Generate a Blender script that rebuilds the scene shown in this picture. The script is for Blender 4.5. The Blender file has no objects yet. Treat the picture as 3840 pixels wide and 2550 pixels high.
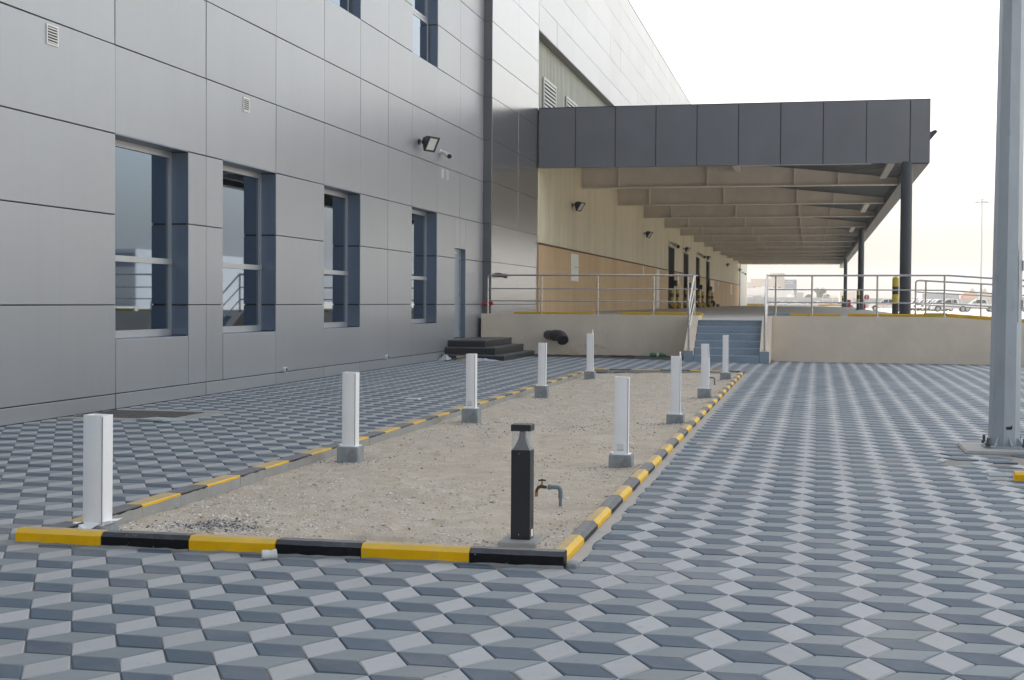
import bpy, math, random
from mathutils import Vector, Matrix
random.seed(7)
PI = math.pi
sc = bpy.context.scene
COL = sc.collection

# ------------------------------------------------------------------ camera
FPX, YAW, PITCH, ROLL, EYE = 5200.0, math.atan(1118/5200.0), 0.02744, 0.006, 1.42
cy, sy, cp, sp = math.cos(YAW), math.sin(YAW), math.cos(PITCH), math.sin(PITCH)
F = Vector((-sy*cp, cy*cp, -sp)); R0 = Vector((cy, sy, 0)); U0 = R0.cross(F)
RR = math.cos(ROLL)*R0 + math.sin(ROLL)*U0
UU = -math.sin(ROLL)*R0 + math.cos(ROLL)*U0
cd = bpy.data.cameras.new('camera'); cam = bpy.data.objects.new('camera', cd); COL.objects.link(cam)
cam.matrix_world = Matrix(((RR.x, UU.x, -F.x, 0), (RR.y, UU.y, -F.y, 0), (RR.z, UU.z, -F.z, EYE), (0, 0, 0, 1)))
cd.sensor_width = 36; cd.lens = FPX/3840*36; cd.clip_start = .1; cd.clip_end = 5000
sc.camera = cam
sc.render.resolution_x = 1024; sc.render.resolution_y = 680

# ------------------------------------------------------------------ light
SUN_EL, SUN_AZ = math.radians(33), math.radians(-50)     # azimuth from +Y towards +X
wd = bpy.data.worlds.new('World'); sc.world = wd; wd.use_nodes = True
nt = wd.node_tree; nt.nodes.clear()
wo = nt.nodes.new('ShaderNodeOutputWorld'); bg = nt.nodes.new('ShaderNodeBackground')
sky = nt.nodes.new('ShaderNodeTexSky'); sky.sky_type = 'NISHITA'; sky.sun_disc = False
sky.sun_elevation = SUN_EL; sky.sun_rotation = SUN_AZ
sky.air_density = 1.0; sky.dust_density = 6.0; sky.ozone_density = 1.0
hs = nt.nodes.new('ShaderNodeHueSaturation'); hs.inputs['Saturation'].default_value = .38
# sky brightened to the right as added fill light, bluer behind the viewer
tcw = nt.nodes.new('ShaderNodeTexCoord'); dp = nt.nodes.new('ShaderNodeVectorMath'); dp.operation = 'DOT_PRODUCT'
dp.inputs[1].default_value = (.90, .436, .0); nt.links.new(tcw.outputs['Generated'], dp.inputs[0])
rw = nt.nodes.new('ShaderNodeValToRGB'); mr_ = nt.nodes.new('ShaderNodeMapRange'); mr_.inputs['From Min'].default_value = -1; nt.links.new(dp.outputs['Value'], mr_.inputs['Value'])
rw.color_ramp.elements[0].position = .30; rw.color_ramp.elements[0].color = (.80, .85, .92, 1)
rw.color_ramp.elements[1].position = .62; rw.color_ramp.elements[1].color = (.80, .805, .80, 1)
e3 = rw.color_ramp.elements.new(.92); e3.color = (2.05, 2.0, 1.88, 1)
nt.links.new(mr_.outputs[0], rw.inputs['Fac'])
mw = nt.nodes.new('ShaderNodeMix'); mw.data_type = 'RGBA'; mw.blend_type = 'MULTIPLY'; mw.inputs['Factor'].default_value = 1
nt.links.new(sky.outputs[0], hs.inputs['Color']); nt.links.new(hs.outputs[0], mw.inputs[6]); nt.links.new(rw.outputs[0], mw.inputs[7]); nt.links.new(mw.outputs[2], bg.inputs['Color'])
nt.links.new(bg.outputs[0], wo.inputs['Surface']); bg.inputs['Strength'].default_value = .13
sl = bpy.data.lights.new('sun', 'SUN'); sl.energy = 3.6; sl.angle = math.radians(.6); sl.color = (1, .92, .8)
so = bpy.data.objects.new('sun', sl); COL.objects.link(so)
sd = Vector((math.sin(SUN_AZ)*math.cos(SUN_EL), math.cos(SUN_AZ)*math.cos(SUN_EL), math.sin(SUN_EL)))
so.rotation_euler = sd.to_track_quat('Z', 'Y').to_euler(); so.location = (-40, 40, 60)
vs = sc.view_settings; vs.view_transform = 'Standard'; vs.look = 'None'; vs.exposure = 1.3; vs.gamma = 1; vs.use_curve_mapping = False

# ------------------------------------------------------------------ materials
def mat(name, col, rough=.6, metal=0., var=.0, scale=3., bump=0., bscale=40., stretch=(1, 1, 1), col2=None, attr=None, emit=None, spec=None, alpha=None, trans=0, det=6, coat=0):
    m = bpy.data.materials.new(name); m.use_nodes = True; t = m.node_tree; b = t.nodes['Principled BSDF']
    c4 = (*col, 1)
    b.inputs['Base Color'].default_value = c4; b.inputs['Roughness'].default_value = rough; b.inputs['Metallic'].default_value = metal
    if spec is not None: b.inputs['Specular IOR Level'].default_value = spec
    if coat: b.inputs['Coat Weight'].default_value = coat
    if trans: b.inputs['Transmission Weight'].default_value = trans
    tc = t.nodes.new('ShaderNodeTexCoord'); mp = t.nodes.new('ShaderNodeMapping'); mp.inputs['Scale'].default_value = stretch
    t.links.new(tc.outputs['Object'], mp.inputs['Vector'])
    out = None
    if var or col2:
        n = t.nodes.new('ShaderNodeTexNoise'); n.inputs['Scale'].default_value = scale; n.inputs['Detail'].default_value = det; n.inputs['Roughness'].default_value = .6
        t.links.new(mp.outputs[0], n.inputs['Vector'])
        r = t.nodes.new('ShaderNodeValToRGB'); r.color_ramp.elements[0].position = .3; r.color_ramp.elements[1].position = .7
        c2 = col2 if col2 else tuple(min(1, x*(1+var)) for x in col)
        c1 = col if col2 else tuple(x*(1-var) for x in col)
        r.color_ramp.elements[0].color = (*c1, 1); r.color_ramp.elements[1].color = (*c2, 1)
        t.links.new(n.outputs['Fac'], r.inputs['Fac']); out = r.outputs['Color']
    if attr:
        a = t.nodes.new('ShaderNodeAttribute'); a.attribute_name = attr
        x = t.nodes.new('ShaderNodeMix'); x.data_type = 'RGBA'; x.blend_type = 'MULTIPLY'; x.inputs['Factor'].default_value = 1
        if out: t.links.new(out, x.inputs[6])
        else: x.inputs[6].default_value = c4
        t.links.new(a.outputs['Color'], x.inputs[7]); out = x.outputs[2]
    if out: t.links.new(out, b.inputs['Base Color'])
    if bump:
        n2 = t.nodes.new('ShaderNodeTexNoise'); n2.inputs['Scale'].default_value = bscale; n2.inputs['Detail'].default_value = 5
        t.links.new(mp.outputs[0], n2.inputs['Vector'])
        bp = t.nodes.new('ShaderNodeBump'); bp.inputs['Strength'].default_value = 1; bp.inputs['Distance'].default_value = bump
        t.links.new(n2.outputs['Fac'], bp.inputs['Height']); t.links.new(bp.outputs[0], b.inputs['Normal'])
    if emit: b.inputs['Emission Color'].default_value = (*emit, 1); b.inputs['Emission Strength'].default_value = 1
    return m

def add_grime(m, col=(.2, .19, .17), amt=.35, scale=1.3, stretch=(1, 1, .25), lo=.52, hi=.75):
    """soiling with a shape of its own, over whatever drives the base colour"""
    t = m.node_tree; b = t.nodes['Principled BSDF']; inp = b.inputs['Base Color']
    tc = t.nodes.new('ShaderNodeTexCoord'); mp = t.nodes.new('ShaderNodeMapping'); mp.inputs['Scale'].default_value = stretch
    n = t.nodes.new('ShaderNodeTexNoise'); n.inputs['Scale'].default_value = scale; n.inputs['Detail'].default_value = 8; n.inputs['Roughness'].default_value = .65
    t.links.new(tc.outputs['Object'], mp.inputs[0]); t.links.new(mp.outputs[0], n.inputs['Vector'])
    mr = t.nodes.new('ShaderNodeMapRange'); mr.inputs['From Min'].default_value = lo; mr.inputs['From Max'].default_value = hi; mr.inputs['To Max'].default_value = amt
    t.links.new(n.outputs['Fac'], mr.inputs['Value'])
    x = t.nodes.new('ShaderNodeMix'); x.data_type = 'RGBA'
    t.links.new(mr.outputs[0], x.inputs['Factor'])
    if inp.is_linked:
        s = inp.links[0].from_socket; t.links.new(s, x.inputs[6])
    else: x.inputs[6].default_value = inp.default_value
    x.inputs[7].default_value = (*col, 1); t.links.new(x.outputs[2], inp)
    return m

M = {}
M['panel'] = add_grime(mat('brushed silver panel', (.375, .388, .408), .36, .44, .025, .7, .0016, .9, attr='tone'), (.40, .40, .40), .38, 1.3, (1, 1.6, .35), .48, .78)
M['wing'] = add_grime(mat('wing silver panel', (.33, .335, .345), .23, .85, .02, .7, .0006, .9, attr='tone'), (.40, .39, .37), .3, 1.3, (1, 1.6, .35), .5, .8)
M['reveal'] = mat('reveal metal with painted shade', (.21, .26, .335), .34, .6, .03, 1)  # panel metal made darker and bluer, the dim sky reflection painted in
M['panel_dark'] = mat('dark grey panel', (.165, .173, .188), .38, .32, .08, .8, .001, 1.2, attr='tone')
M['joint'] = mat('dark joint', (.03, .03, .033), .7)
M['alu'] = mat('window aluminium', (.50, .51, .52), .38, .6, .04, 4)
M['glass'] = mat('mirror glass', (.17, .22, .285), .02, 1.0)
M['clear'] = mat('clear lens', (.8, .85, .85), .05, 0, trans=.9)
M['white'] = add_grime(mat('white painted sheet', (.95, .95, .945), .5, 0, .03, 4, .0006, 9), (.55, .53, .50), .3, 5, (1, 1, .4), .58, .8)
M['conc'] = add_grime(mat('grey cast concrete', (.31, .335, .345), .85, 0, .2, 9, .003, 60), (.09, .09, .095), .6, 6, (1, 1, 1), .5, .7)
M['kconc'] = add_grime(mat('kerb concrete', (.37, .365, .345), .85, 0, .1, 8, .002, 80), (.15, .145, .135), .5, 4, (1, 1, 1.5), .5, .75)
M['kyel'] = add_grime(mat('yellow kerb paint', (.95, .52, .0), .5, 0, .05, 6, .0015, 50), (.50, .36, .12), .35, 9, (1, 1, 1), .56, .8)
M['kyel_top'] = add_grime(mat('dusty yellow kerb paint', (.90, .57, .08), .6, 0, .07, 6, .0015, 50), (.45, .37, .22), .4, 12, (1, 1, 1), .5, .75)
M['kyel_flat'] = add_grime(mat('sand covered yellow paint', (.62, .47, .23), .7, 0, .07, 6, .0015, 50), (.40, .35, .27), .6, 14, (1, 1, 1), .48, .7)
M['kblk'] = add_grime(mat('black kerb paint', (.008, .008, .010), .45, 0, .2, 6, .0015, 50), (.07, .07, .07), .3, 9, (1, 1, 1), .58, .85)
M['kblk_top'] = add_grime(mat('worn black kerb paint', (.045, .050, .058), .5, 0, .2, 6, .0015, 50), (.16, .155, .145), .45, 12, (1, 1, 1), .52, .75)
M['kblk_flat'] = add_grime(mat('sand covered black paint', (.16, .163, .17), .6, 0, .15, 6, .0015, 50), (.26, .245, .22), .6, 14, (1, 1, 1), .5, .7)
for q in ('kyel', 'kyel_top', 'kblk', 'kblk_top'): add_grime(M[q], (.33, .32, .30), .75, 26, (1, 1, 1), .655, .68)
add_grime(M['panel'], (.30, .30, .30), .20, 2.6, (1, 3.5, .12), .5, .75)
add_grime(M['white'], (.50, .46, .40), .35, 11, (1, 1, .5), .60, .72)
M['yel'] = mat('yellow paint', (.60, .38, .03), .45, 0, .08, 5)
M['olive'] = mat('yellow steel paint', (.50, .39, .02), .4, 0, .08, 5)
M['blk'] = mat('black paint', (.02, .02, .022), .4, 0, .1, 6)
M['char'] = mat('charcoal powder coat', (.028, .030, .033), .42, .2, .08, 30)
M['lampmetal'] = mat('grey reflector metal', (.06, .062, .064), .35, .5)
M['steel'] = mat('brushed stainless steel', (.55, .54, .53), .2, 1, .05, 12)
M['galv'] = add_grime(mat('galvanised steel', (.42, .46, .49), .5, .3, .09, 5, .0012, 14, (1, 1, .35)), (.24, .27, .30), .5, 7, (1, 1, .5), .58, .72)
M['granite'] = mat('black granite', (.024, .026, .028), .3, 0, .25, 60)
M['granite_top'] = mat('dusty granite tread', (.085, .088, .09), .5, 0, .15, 12)
M['stucco'] = add_grime(mat('beige textured render', (.82, .70, .55), .9, 0, .07, 1.5, .01, 45), (.68, .60, .50), .6, .6, (1, 1, 1), .42, .7)
M['bluepaint'] = add_grime(mat('blue grey floor paint', (.27, .335, .40), .55, 0, .08, 3, .001, 40), (.30, .30, .29), .4, 9, (1, 1, 1), .55, .8)
M['tan'] = add_grime(mat('tan painted block', (.72, .53, .32), .85, 0, .06, .6, .003, 25), (.60, .37, .18), .5, .35, (1, 1, .15), .45, .65)
M['corr'] = add_grime(mat('cream corrugated sheet', (.75, .69, .51), .5, .1, .04, 1, 0), (.50, .46, .35), .5, .7, (1, 1, .12), .45, .7)
M['beam'] = add_grime(mat('primed steel beam', (.76, .70, .62), .6, 0, .08, 1.2), (.60, .53, .46), .5, .5, (1, 1, 1), .48, .7)
M['flange'] = mat('flange paint with highlight', (.86, .81, .73), .6, 0, .06, 2)  # paler than the web: edge highlights painted onto flanges and stiffeners
M['deck'] = mat('roof deck underside', (.20, .215, .225), .55, .3, .1, .5)
M['column'] = mat('dark blue grey column', (.045, .052, .062), .38, .15, .08, 2)
M['floor'] = add_grime(mat('dock concrete floor', (.66, .62, .56), .8, 0, .1, .8, .002, 20), (.33, .31, .29), .5, .5, (.4, 3, 1), .45, .7)
M['dark'] = mat('dark opening', (.03, .03, .03), .8)
M['doorgrey'] = mat('dock door grey', (.10, .10, .098), .6, 0, .1, 1)
M['asph'] = mat('dark damp strip', (.06, .057, .052), .8, 0, .3, 5, .004, 40)
M['rubber'] = mat('black rubber', (.02, .02, .02), .75)
M['blackpipe'] = mat('black plastic pipe', (.018, .018, .02), .5)
M['greypipe'] = mat('grey plastic pipe', (.17, .22, .27), .4, 0, .05, 20)
M['brass'] = mat('brass', (.42, .25, .10), .4, .8, .2, 40)
M['bronze'] = mat('weathered tap metal', (.09, .06, .04), .5, .5, .3, 50)
M['greenh'] = mat('green handle', (.02, .06, .04), .5)
M['red'] = mat('red paint', (.42, .03, .04), .5)
M['pvc'] = mat('white plastic', (.72, .72, .70), .45)
M['paper'] = mat('white notice paper', (.93, .92, .89), .7, 0, .04, 2)
M['ink'] = mat('printed ink', (.35, .34, .33), .7)
M['rust'] = mat('rusty steel', (.11, .06, .04), .8, 0, .3, 20)
M['grate'] = mat('steel grate', (.11, .105, .095), .7, .2, .25, 12)
M['bottle'] = mat('green plastic bottle', (.03, .28, .10), .2, 0, trans=.3)
M['carwhite'] = mat('white car paint', (.80, .80, .79), .25, 0, coat=.5)
M['carglass'] = mat('tinted car glass', (.04, .05, .055), .08)
M['rim'] = mat('alloy rim', (.5, .5, .5), .35, .8)
M['bluesign'] = mat('blue cladding', (.03, .05, .14), .5)
M['bbeige'] = mat('beige far wall', (.50, .42, .34), .8, 0, .05, .1)
M['bgrey'] = mat('grey far wall', (.38, .38, .38), .8, 0, .05, .1)
M['bwhite'] = mat('white fabric roof', (.75, .76, .76), .6)
M['borange'] = mat('orange container', (.60, .28, .14), .6)
M['leaf'] = mat('dark foliage', (.05, .065, .035), .7, 0, .35, 1)
M['bark'] = mat('bark', (.12, .09, .06), .8)
M['debris'] = mat('crumpled plastic', (.55, .58, .62), .4)
M['card'] = mat('cardboard', (.45, .36, .26), .8)
M['plate'] = mat('glass offcut', (.45, .55, .55), .1)

# ------------------------------------------------------------------ mesh builder
class MB:
    def __init__(s, org=(0, 0, 0)): s.v = []; s.f = []; s.m = []; s.c = []; s.org = Vector(org)
    def add(s, vs, fs, mi=0, col=1.0):
        b = len(s.v); s.v += [tuple(v) for v in vs]
        for f in fs: s.f.append(tuple(b+i for i in f)); s.m.append(mi); s.c.append(col)
    def quad(s, a, b, c, d, mi=0, col=1.0): s.add([a, b, c, d], [(0, 1, 2, 3)], mi, col)
    def box(s, x0, x1, y0, y1, z0, z1, mi=0, col=1.0):
        v = [(x0, y0, z0), (x1, y0, z0), (x1, y1, z0), (x0, y1, z0), (x0, y0, z1), (x1, y0, z1), (x1, y1, z1), (x0, y1, z1)]
        s.add(v, [(0, 3, 2, 1), (4, 5, 6, 7), (0, 1, 5, 4), (1, 2, 6, 5), (2, 3, 7, 6), (3, 0, 4, 7)], mi, col)
    def bbox(s, x0, x1, y0, y1, z0, z1, b=.01, mi=0, col=1.0):
        """box with chamfered vertical and top edges"""
        P = lambda i, z: [(x0+b+i, y0+i, z), (x1-b-i, y0+i, z), (x1-i, y0+b+i, z), (x1-i, y1-b-i, z), (x1-b-i, y1-i, z), (x0+b+i, y1-i, z), (x0+i, y1-b-i, z), (x0+i, y0+b+i, z)]
        v = P(0, z0)+P(0, z1-b)+P(b*.7, z1); f = []
        for k in (0, 8):
            for i in range(8): j = (i+1) % 8; f.append((k+i, k+j, k+8+j, k+8+i))
        f.append(tuple(range(7, -1, -1))); f.append(tuple(16+i for i in range(8))); s.add(v, f, mi, col)
    def ring(s, c, d, r, n, ph=0):
        d = Vector(d).normalized(); a = d.orthogonal().normalized()
        if abs(d.z) > .99: a = Vector((1, 0, 0))
        b = d.cross(a); return [Vector(c)+r*(math.cos(ph+2*PI*i/n)*a+math.sin(ph+2*PI*i/n)*b) for i in range(n)]
    def cyl(s, p0, p1, r0, r1=None, n=16, mi=0, cap=True, ph=0):
        r1 = r0 if r1 is None else r1; p0 = Vector(p0); p1 = Vector(p1); d = p1-p0
        v = s.ring(p0, d, r0, n, ph)+s.ring(p1, d, r1, n, ph)
        f = [(i, (i+1) % n, n+(i+1) % n, n+i) for i in range(n)]
        if cap: f += [tuple(range(n-1, -1, -1)), tuple(range(n, 2*n))]
        s.add(v, f, mi)
    def tube(s, pts, r, n=10, mi=0):
        pts = [Vector(p) for p in pts]; N = len(pts); V = []; a = None
        for i, p in enumerate(pts):
            d = (pts[min(i+1, N-1)]-pts[max(i-1, 0)]).normalized()
            if a is None: a = d.orthogonal().normalized()
            a = (a-d*a.dot(d)).normalized(); b = d.cross(a)
            k = 1.0
            if 0 < i < N-1:
                c = (pts[i]-pts[i-1]).normalized().dot((pts[i+1]-pts[i]).normalized()); k = 1/max(.5, math.sqrt((1+c)/2))
            rr = r[i] if isinstance(r, (list, tuple)) else r
            V += [p+rr*(math.cos(2*PI*j/n)*a+math.sin(2*PI*j/n)*b) for j in range(n)]
        f = []
        for i in range(N-1):
            for j in range(n): k = (j+1) % n; f.append((i*n+j, i*n+k, (i+1)*n+k, (i+1)*n+j))
        f += [tuple(range(n-1, -1, -1)), tuple((N-1)*n+j for j in range(n))]; s.add(V, f, mi)
    def lathe(s, c, prof, n=20, mi=0):
        V = []
        for r, z in prof: V += [(c[0]+r*math.cos(2*PI*i/n), c[1]+r*math.sin(2*PI*i/n), c[2]+z) for i in range(n)]
        f = []
        for k in range(len(prof)-1):
            for i in range(n): j = (i+1) % n; f.append((k*n+i, k*n+j, (k+1)*n+j, (k+1)*n+i))
        f += [tuple(range(n-1, -1, -1)), tuple((len(prof)-1)*n+i for i in range(n))]; s.add(V, f, mi)
    def extr(s, poly, off, mi=0, cap=True):
        """extrude a 3-D polygon by a vector"""
        n = len(poly); o = Vector(off); V = [Vector(p) for p in poly]; V += [p+o for p in V]
        f = [(i, (i+1) % n, n+(i+1) % n, n+i) for i in range(n)]
        if cap: f += [tuple(range(n-1, -1, -1)), tuple(range(n, 2*n))]
        s.add(V, f, mi)
    def build(s, name, mats, parent=None, smooth=False, recalc=True):
        if not isinstance(mats, (list, tuple)): mats = [mats]
        me = bpy.data.meshes.new(name); o = s.org
        me.from_pydata([(v[0]-o.x, v[1]-o.y, v[2]-o.z) for v in s.v], [], s.f)
        for m in mats: me.materials.append(m)
        me.polygons.foreach_set('material_index', s.m)
        if recalc:
            import bmesh
            bm = bmesh.new(); bm.from_mesh(me); bmesh.ops.recalc_face_normals(bm, faces=bm.faces); bm.to_mesh(me); bm.free()
        ca = me.color_attributes.new('tone', 'FLOAT_COLOR', 'CORNER'); arr = []
        for p in me.polygons:
            c = s.c[p.index]; c = (c, c, c) if isinstance(c, (int, float)) else c
            arr += [*c, 1.0]*p.loop_total
        ca.data.foreach_set('color', arr)
        if smooth:
            me.polygons.foreach_set('use_smooth', [True]*len(me.polygons))
            try: me.set_sharp_from_angle(angle=math.radians(38))
            except Exception: pass
        ob = bpy.data.objects.new(name, me); COL.objects.link(ob)
        if parent is None: ob.location = s.org
        else: ob.parent = parent
        return ob

def tag(o, label=None, cat=None, group=None, kind=None):
    if label: o['label'] = label
    if cat: o['category'] = cat
    if group: o['group'] = group
    if kind: o['kind'] = kind
    return o
def thing(name, loc, label, cat, group=None):
    o = bpy.data.objects.new(name, None); COL.objects.link(o); o.location = loc; o.empty_display_size = .2
    return tag(o, label, cat, group)
def part(name, mb, mats, parent, smooth=False, label=None, kind=None):
    # verts are in world space; root empties sit at mb.org
    o = mb.build(name, mats, parent, smooth)
    if label: o['label'] = label
    if kind: o['kind'] = kind
    return o
def ss(a, b, x): t = max(0., min(1., (x-a)/(b-a))); return t*t*(3-2*t)
def hsh(a, b=0): return (math.sin(a*127.1+b*311.7)*43758.5453) % 1.0
def vn(x, y):
    i, j = math.floor(x), math.floor(y); u, v = x-i, y-j; u = u*u*(3-2*u); v = v*v*(3-2*v)
    return (hsh(i, j)*(1-u)+hsh(i+1, j)*u)*(1-v)+(hsh(i, j+1)*(1-u)+hsh(i+1, j+1)*u)*v

# ================================================================== GROUND
def fall(x, y): return -.078*ss(30.5, 36.4, y)*ss(-3.2, .3, x)
def gz(y): return .45*max(0., min(1., (y-50)/130))
XF = -8.78      # office facade plane
gm = mat('dusty ground', (.58, .50, .40), .9, 0, .08, .05, .004, 10)
g = MB()
ys = [-60, 0, 34, 50, 80, 110, 140, 180, 260, 400, 700, 1150]; xs = [-350, -60, -10, 10, 40, 120, 500]
g.v = [(x, y, gz(y)-(.17 if y < 55 else .03)) for y in ys for x in xs]; nx = len(xs)
for j in range(len(ys)-1):
    for i in range(nx-1): g.f.append((j*nx+i, j*nx+i+1, (j+1)*nx+i+1, (j+1)*nx+i)); g.m.append(0); g.c.append(1)
tag(g.build('ground', gm), kind='structure')
# joint sand bed under the blocks
jm = mat('joint sand', (.27, .255, .23), .95, 0, .15, 6)
g = MB()
for a, b, c, d, e, f in ((-9, -4.42, -6, 30, 0, 0), (-1.32, 16, -6, 30, 0, 0), (-4.42, -1.32, -6, 7.29, 0, 0), (-4.42, -1.32, 28.25, 30, 0, 0), (-9, -3, 30, 37, 0, 0), (-3, .3, 30, 36.6, 0, -.085), (.3, 16, 30, 36.6, -.085, -.085)): g.quad((a, c, -.009), (b, c, -.009), (b, d, -.009+f), (a, d, -.009+e))
tag(g.build('sand_bed', jm), kind='structure')
# far lot of pale asphalt beyond the dock
lotm = add_grime(mat('parking lot surface', (.62, .56, .47), .9, 0, .05, .08), (.5, .45, .38), .5, .04, (1, 3, 1), .45, .7)
g = MB(); lz = lambda y: gz(y)-.012
for a, b in ((50, 80), (80, 110), (110, 140), (140, 180), (180, 260), (260, 420)): g.quad((-60, a, lz(a)), (110, a, lz(a)), (110, b, lz(b)), (-60, b, lz(b)))
tag(g.build('parking_lot', lotm), kind='structure')

# paving: tumbling-block slabs, three tones
S = .2072; ROT = -.0055; cr, sr = math.cos(ROT), math.sin(ROT)
O = (-.693, 5.175)
pm = add_grime(mat('cement paver', (1, 1, 1), .75, 0, .05, 9, .0012, 90, attr='tone'), (.37, .345, .30), .35, 1.3, (1, 1, 1), .5, .8)
add_grime(pm, (.10, .10, .10), .35, 16, (1, 1, 1), .60, .72); add_grime(pm, (.5, .48, .44), .3, .45, (1, .5, 1), .5, .75)
g = MB(); hh = math.sqrt(3)/2
U_, V_, W_ = (.5*S, hh*S), (.5*S, -hh*S), (S, 0)
def slab(p, a, b, base, seed):
    P = [(p[0], p[1]), (p[0]+a[0], p[1]+a[1]), (p[0]+a[0]+b[0], p[1]+a[1]+b[1]), (p[0]+b[0], p[1]+b[1])]
    P = [(O[0]+cr*x-sr*y, O[1]+sr*x+cr*y) for x, y in P]
    cx = sum(q[0] for q in P)/4; cy_ = sum(q[1] for q in P)/4
    if cx < XF-.12 or cx > 11 or cy_ > 36.5 or cy_ < 1.2: return
    if -4.40 < cx < -1.325 and 7.30 < cy_ < 28.25: return
    r = random.random(); near = cy_ < 20
    dz = (random.random()-.5)*.003; tx = (random.random()-.5)*.006; ty = (random.random()-.5)*.006
    if 1.2 < cx < 3.5 and 12.4 < cy_ < 13.6: dz += random.uniform(-.012, .006); tx += random.uniform(-.03, .03)
    k = .91+.18*r; base = tuple(c*k for c in base)
    wq = math.exp(-(((cx+.85)/.38)**2+((cy_-7.2)/.42)**2))*.5+.25*math.exp(-(((cx+3.0)/1.6)**2+((cy_-6.95)/.16)**2))
    base = tuple(c*(1-wq)+.40*wq for c in base)
    fl = fall(cx, cy_)
    def ring(ins, z):
        out = []
        for q in P:
            dx, dy = q[0]-cx, q[1]-cy_; L = math.hypot(dx, dy); f = max(0, 1-ins/L*(1.9 if L < S*.55 else 1.25))
            x, y = cx+dx*f, cy_+dy*f; out.append((x, y, z+dz+fl+tx*(x-cx)+ty*(y-cy_)))
        return out
    a0, a1, a2 = ring(.0022, -.03), ring(.0022, -.0055), ring(.0068, 0)
    fs = [(8, 9, 10, 11)]+[(4+i, 4+(i+1) % 4, 8+(i+1) % 4, 8+i) for i in range(4)]
    if near: fs += [(i, (i+1) % 4, 4+(i+1) % 4, 4+i) for i in range(4)]
    g.add(a0+a1+a2, fs, 0, base)
LT, MD, DK = (.43, .438, .45), (.242, .275, .292), (.082, .118, .160)
for i in range(-32, 42):
    for j in range(-60, 105):
        px_, py_ = 1.5*S*i, hh*S*i+2*hh*S*j
        if not (-9.5 < O[0]+px_ < 11.5 and 1 < O[1]+py_ < 36.8): continue
        s_ = i*200+j
        slab((px_, py_), U_, (-.5*S, hh*S), LT, s_)
        slab((px_, py_), U_, W_, MD, s_+.3)
        slab((px_, py_), W_, V_, DK, s_+.6)
o = g.build('paving', pm, recalc=True); tag(o, kind='structure')

# planter sand
KX0, KX1, KY0, KY1 = -4.475, -1.28, 7.25, 28.3
sandm = bpy.data.materials.new('sand'); sandm.use_nodes = True
sandm = add_grime(mat('sand and shell', (.53, .45, .345), .95, 0, .1, 5, .006, 70), (.62, .55, .46), .6, 2.5, (1, 1, 1), .45, .65)
add_grime(sandm, (.42, .34, .265), .5, .9, (1, 1.6, 1), .52, .72)
add_grime(sandm, (.75, .73, .69), .8, 70, (1, 1, 1), .62, .66)
FEET = [(-3.1+.9*hsh(k, 1)-.2*k % 1.3, 8.6+.62*k+.2*hsh(k, 2), 1.3+.6*hsh(k, 3)) for k in range(14)]+[(-2.2-.5*hsh(k, 5), 8.4+1.1*k, 2.0*hsh(k, 6)) for k in range(10)]
def sandz(x, y):
    z = -.045+.035*max(0, min(1, (x+4.42)/2.9))+.020*vn(x*1.4+3, y*1.1)+.018*vn(x*4.3, y*3.7)+.010*vn(x*11, y*9)+.005*vn(x*31, y*27)-.011
    z += .03*ss(-1.75, -1.36, x)*(.5+.5*vn(y*1.7, 4))
    d = ((x+2.48)/.30)**2+((y-7.98)/.085)**2
    z -= .035*math.exp(-d**2)
    z += .035*math.exp(-((y-7.33)/.16)**2)
    for (fx, fy, fa) in FEET:
        dx, dy = x-fx, y-fy
        if abs(dx) < .35 and abs(dy) < .35:
            u = dx*math.cos(fa)+dy*math.sin(fa); v = -dx*math.sin(fa)+dy*math.cos(fa); q = (u/.14)**2+(v/.05)**2; z += -.014*math.exp(-q*q)+.006*math.exp(-(q-1.9)**2)
    return z
g = MB(); ny, nx = 640, 110
x0, x1, y0, y1 = -4.36, -1.35, 7.31, 28.23
def yy(j): t = j/ny; return y0+(y1-y0)*(t**1.7)
g.v = [(x0+(x1-x0)*i/nx, yy(j), sandz(x0+(x1-x0)*i/nx, yy(j))) for j in range(ny+1) for i in range(nx+1)]
for j in range(ny):
    for i in range(nx): a = j*(nx+1)+i; g.f.append((a, a+1, a+nx+2, a+nx+1)); g.m.append(0); g.c.append(1)
tag(g.build('sand', sandm, smooth=True), kind='structure')

# shell gravel and dark crumbs: nobody could count them
def crumbs(name, n, mats, szr, fn, kindlabel, cat):
    g = MB()
    for k in range(n):
        x, y = fn()
        if not (-4.31 < x < -1.38 and 7.36 < y < 28.15): continue
        s_ = random.uniform(*szr)*random.uniform(.6, 1.3); z = sandz(x, y)+s_*.15
        a = [random.uniform(.55, 1.2) for _ in range(6)]; th = random.random()*PI; c_, d_ = math.cos(th), math.sin(th)
        P = [(s_*a[0], 0, 0), (0, s_*a[1], 0), (-s_*a[2], 0, 0), (0, -s_*a[3], 0), (0, 0, s_*.55*a[4]), (0, 0, -s_*.5)]
        P = [(x+c_*p[0]-d_*p[1], y+d_*p[0]+c_*p[1], z+p[2]) for p in P]
        g.add(P, [(0, 1, 4), (1, 2, 4), (2, 3, 4), (3, 0, 4), (1, 0, 5), (2, 1, 5), (3, 2, 5), (0, 3, 5)], random.randrange(len(mats)))
    tag(g.build(name, mats), kindlabel, cat, kind='stuff')
def dens():
    while True:
        y = 7.4+20.8*(random.random()**1.8); x = random.uniform(-4.30, -1.39)
        if vn(x*1.1+9, y*.8) > random.random()*.75: return x, y
shell = mat('white shell bits', (.82, .80, .76), .8, 0, .15, 40); stone = mat('grey stones', (.40, .37, .33), .85, 0, .2, 40)
crumbs('gravel', 15000, [shell, shell, stone, shell], (.0045, .0115), dens, 'small white shell and grey gravel scattered over the sand bed', 'gravel')
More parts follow.
